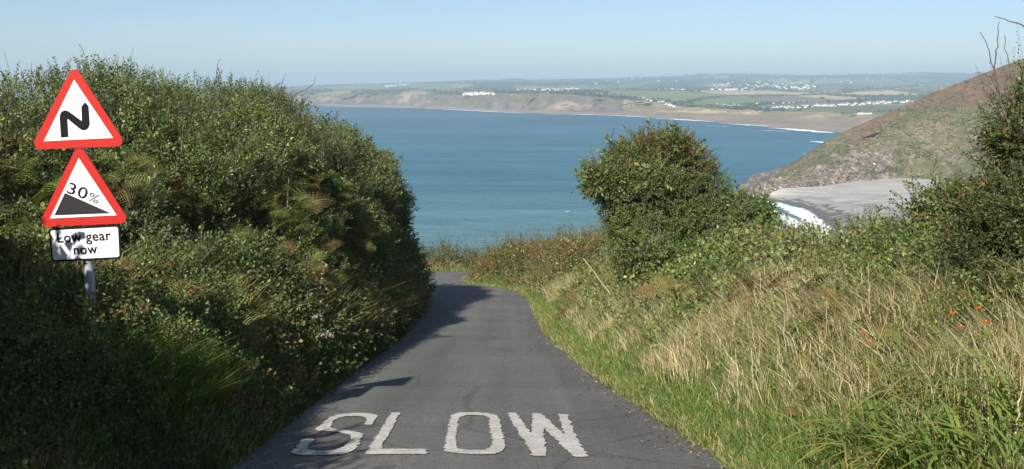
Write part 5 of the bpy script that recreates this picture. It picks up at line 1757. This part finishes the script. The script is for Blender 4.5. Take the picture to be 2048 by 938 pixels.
# ------------------------------------------------------------------ dead stalks, flowers
def stalk(px, py0, py1, d, label, lean=0.0, r0=.006, umbel=False, group=None, depth=0.0):
    a, b = P(px, py0, d), P(px + lean, py1, d + depth)
    g_ = float(ground(a[0], a[1])); a[2] = min(a[2], g_ + .25)
    n = 10
    t = np.linspace(0, 1, n)[:, None]
    path = a * (1 - t) + b * t + rng.normal(0, .004, (n, 3))
    root = empty('dead_stalk', tuple(a)); tag(root, label, 'plant stalk', group)
    v, q = tube(path - a, np.linspace(r0, r0 * .5, n), 6); obj('stem', mesh_data('stem', v, q), M_STRAW, root)
    if umbel:
        B = Build(); e0 = b - a
        for k in range(9):
            az = k * .7; e = e0 + np.array([math.cos(az) * .09, math.sin(az) * .09, .07 + .02 * math.sin(k * 3)])
            v, q = tube([e0, e0 * .5 + e * .5 + np.array([0, 0, .01]), e], [.0025, .002, .0015], 4); B.add(v, q)
        obj('seed_head', B.mesh('seed_head'), M_STRAW, root)
    return root


stalk(1880, 590, 465, 10.2, 'tall pale crooked dead stalk in front of the thicket', 14, .011)
stalk(1232, 560, 516, 19, 'bleached dead branch slanting left below the hawthorn bush', -66, .016, depth=-.3)
stalk(1608, 660, 565, 10.5, 'dead hogweed stalk with forked seed head in the dry grass', 2, .007, True)
stalk(1785, 640, 520, 11, 'thin dead stalk below the leafy shrub', 6, .006)
stalk(2030, 880, 785, 5.4, 'bleached dead stalk among sword leaves at the right edge', 12, .008)
stalk(1965, 760, 690, 7, 'cut dead stalk left standing under the tall dark shrub', 0, .007)
for k in range(34):
    px = rng.uniform(1460, 1800); d = rng.uniform(8.5, 13)
    X = (px - 1024) / FPX * d / .97
    gz_ = float(ground(X, d)); py = float(pix([X, d, gz_])[1])
    stalk(px, py, py - rng.uniform(55, 120) * 10 / d, d, 'thin straw coloured dead stalk rising from the long grass of the right bank', rng.normal(-4, 10), rng.uniform(.0035, .006), False, 'dead stalks in the long grass')
M_CREAM = plain_mat('agrimony_flower', (0.36, 0.29, 0.25), 0.8, 0, .2, 50)


def agrimony(px, py, d, label):
    p = P(px, py, d); p[2] = min(p[2], p[2])
    g = np.array([p[0] - .1, p[1] + .1, float(ground(p[0] - .1, p[1] + .1))])
    root = empty('hemp_agrimony', tuple(g)); tag(root, label, 'flower', 'pale flowers on the left bank')
    t = np.linspace(0, 1, 8)[:, None]
    path = (p - g) * t + np.array([0, 0, .05]) * np.sin(t * 3)
    v, q = tube(path, np.linspace(.005, .003, 8), 5); obj('stem', mesh_data('stem', v, q), M_FSTEM, root)
    B = Build()
    for k in range(40):
        c = p - g + rng.normal(0, 1, 3) * np.array([.035, .035, .018])
        v = rng.normal(0, .011, (4, 3)); B.add(c + v, [(0, 1, 2, 3)])
    obj('flower_head', B.mesh('flower_head'), M_CREAM, root)['kind'] = 'stuff'
    B = Build()
    n = 14
    pp = path[rng.integers(2, 7, n)]
    scatter(B, SP_BRAMBLE, pp, rng.normal(0, 1, (n, 3)) + np.array([0, 0, .4]), rng.uniform(.3, .5, n), np.tile(G_MID, (n, 1)))
    obj('leaves', B.mesh('leaves'), M_LEAF, root)


agrimony(632, 634, 12.5, 'highest pale pink flower head on the left bank')
agrimony(640, 672, 12.2, 'lower left pale pink flower head on the left bank')
agrimony(660, 671, 12.3, 'lower right pinkish flower head nearest the road on the left bank')
agrimony(590, 605, 12.8, 'dull pale flower head uppermost under the hedge left of the others')

# ------------------------------------------------------------------ haze over the bay
v, q = box_vq(-14400, 14400, -14400, 14400, -96, 115)
m = bpy.data.materials.new('haze'); m.use_nodes = True
nt = m.node_tree; nt.nodes.remove(nt.nodes['Principled BSDF'])
pv = nt.nodes.new('ShaderNodeVolumePrincipled')
pv.inputs['Color'].default_value = (0.62, 0.83, 1.0, 1)
pv.inputs['Density'].default_value = 1.5e-4
pv.inputs['Anisotropy'].default_value = 0.0
nt.links.new(pv.outputs[0], nt.nodes['Material Output'].inputs['Volume'])
tag(obj('haze', mesh_data('haze', v, q), m), 'thin pale haze over the bay', None, None, 'stuff')
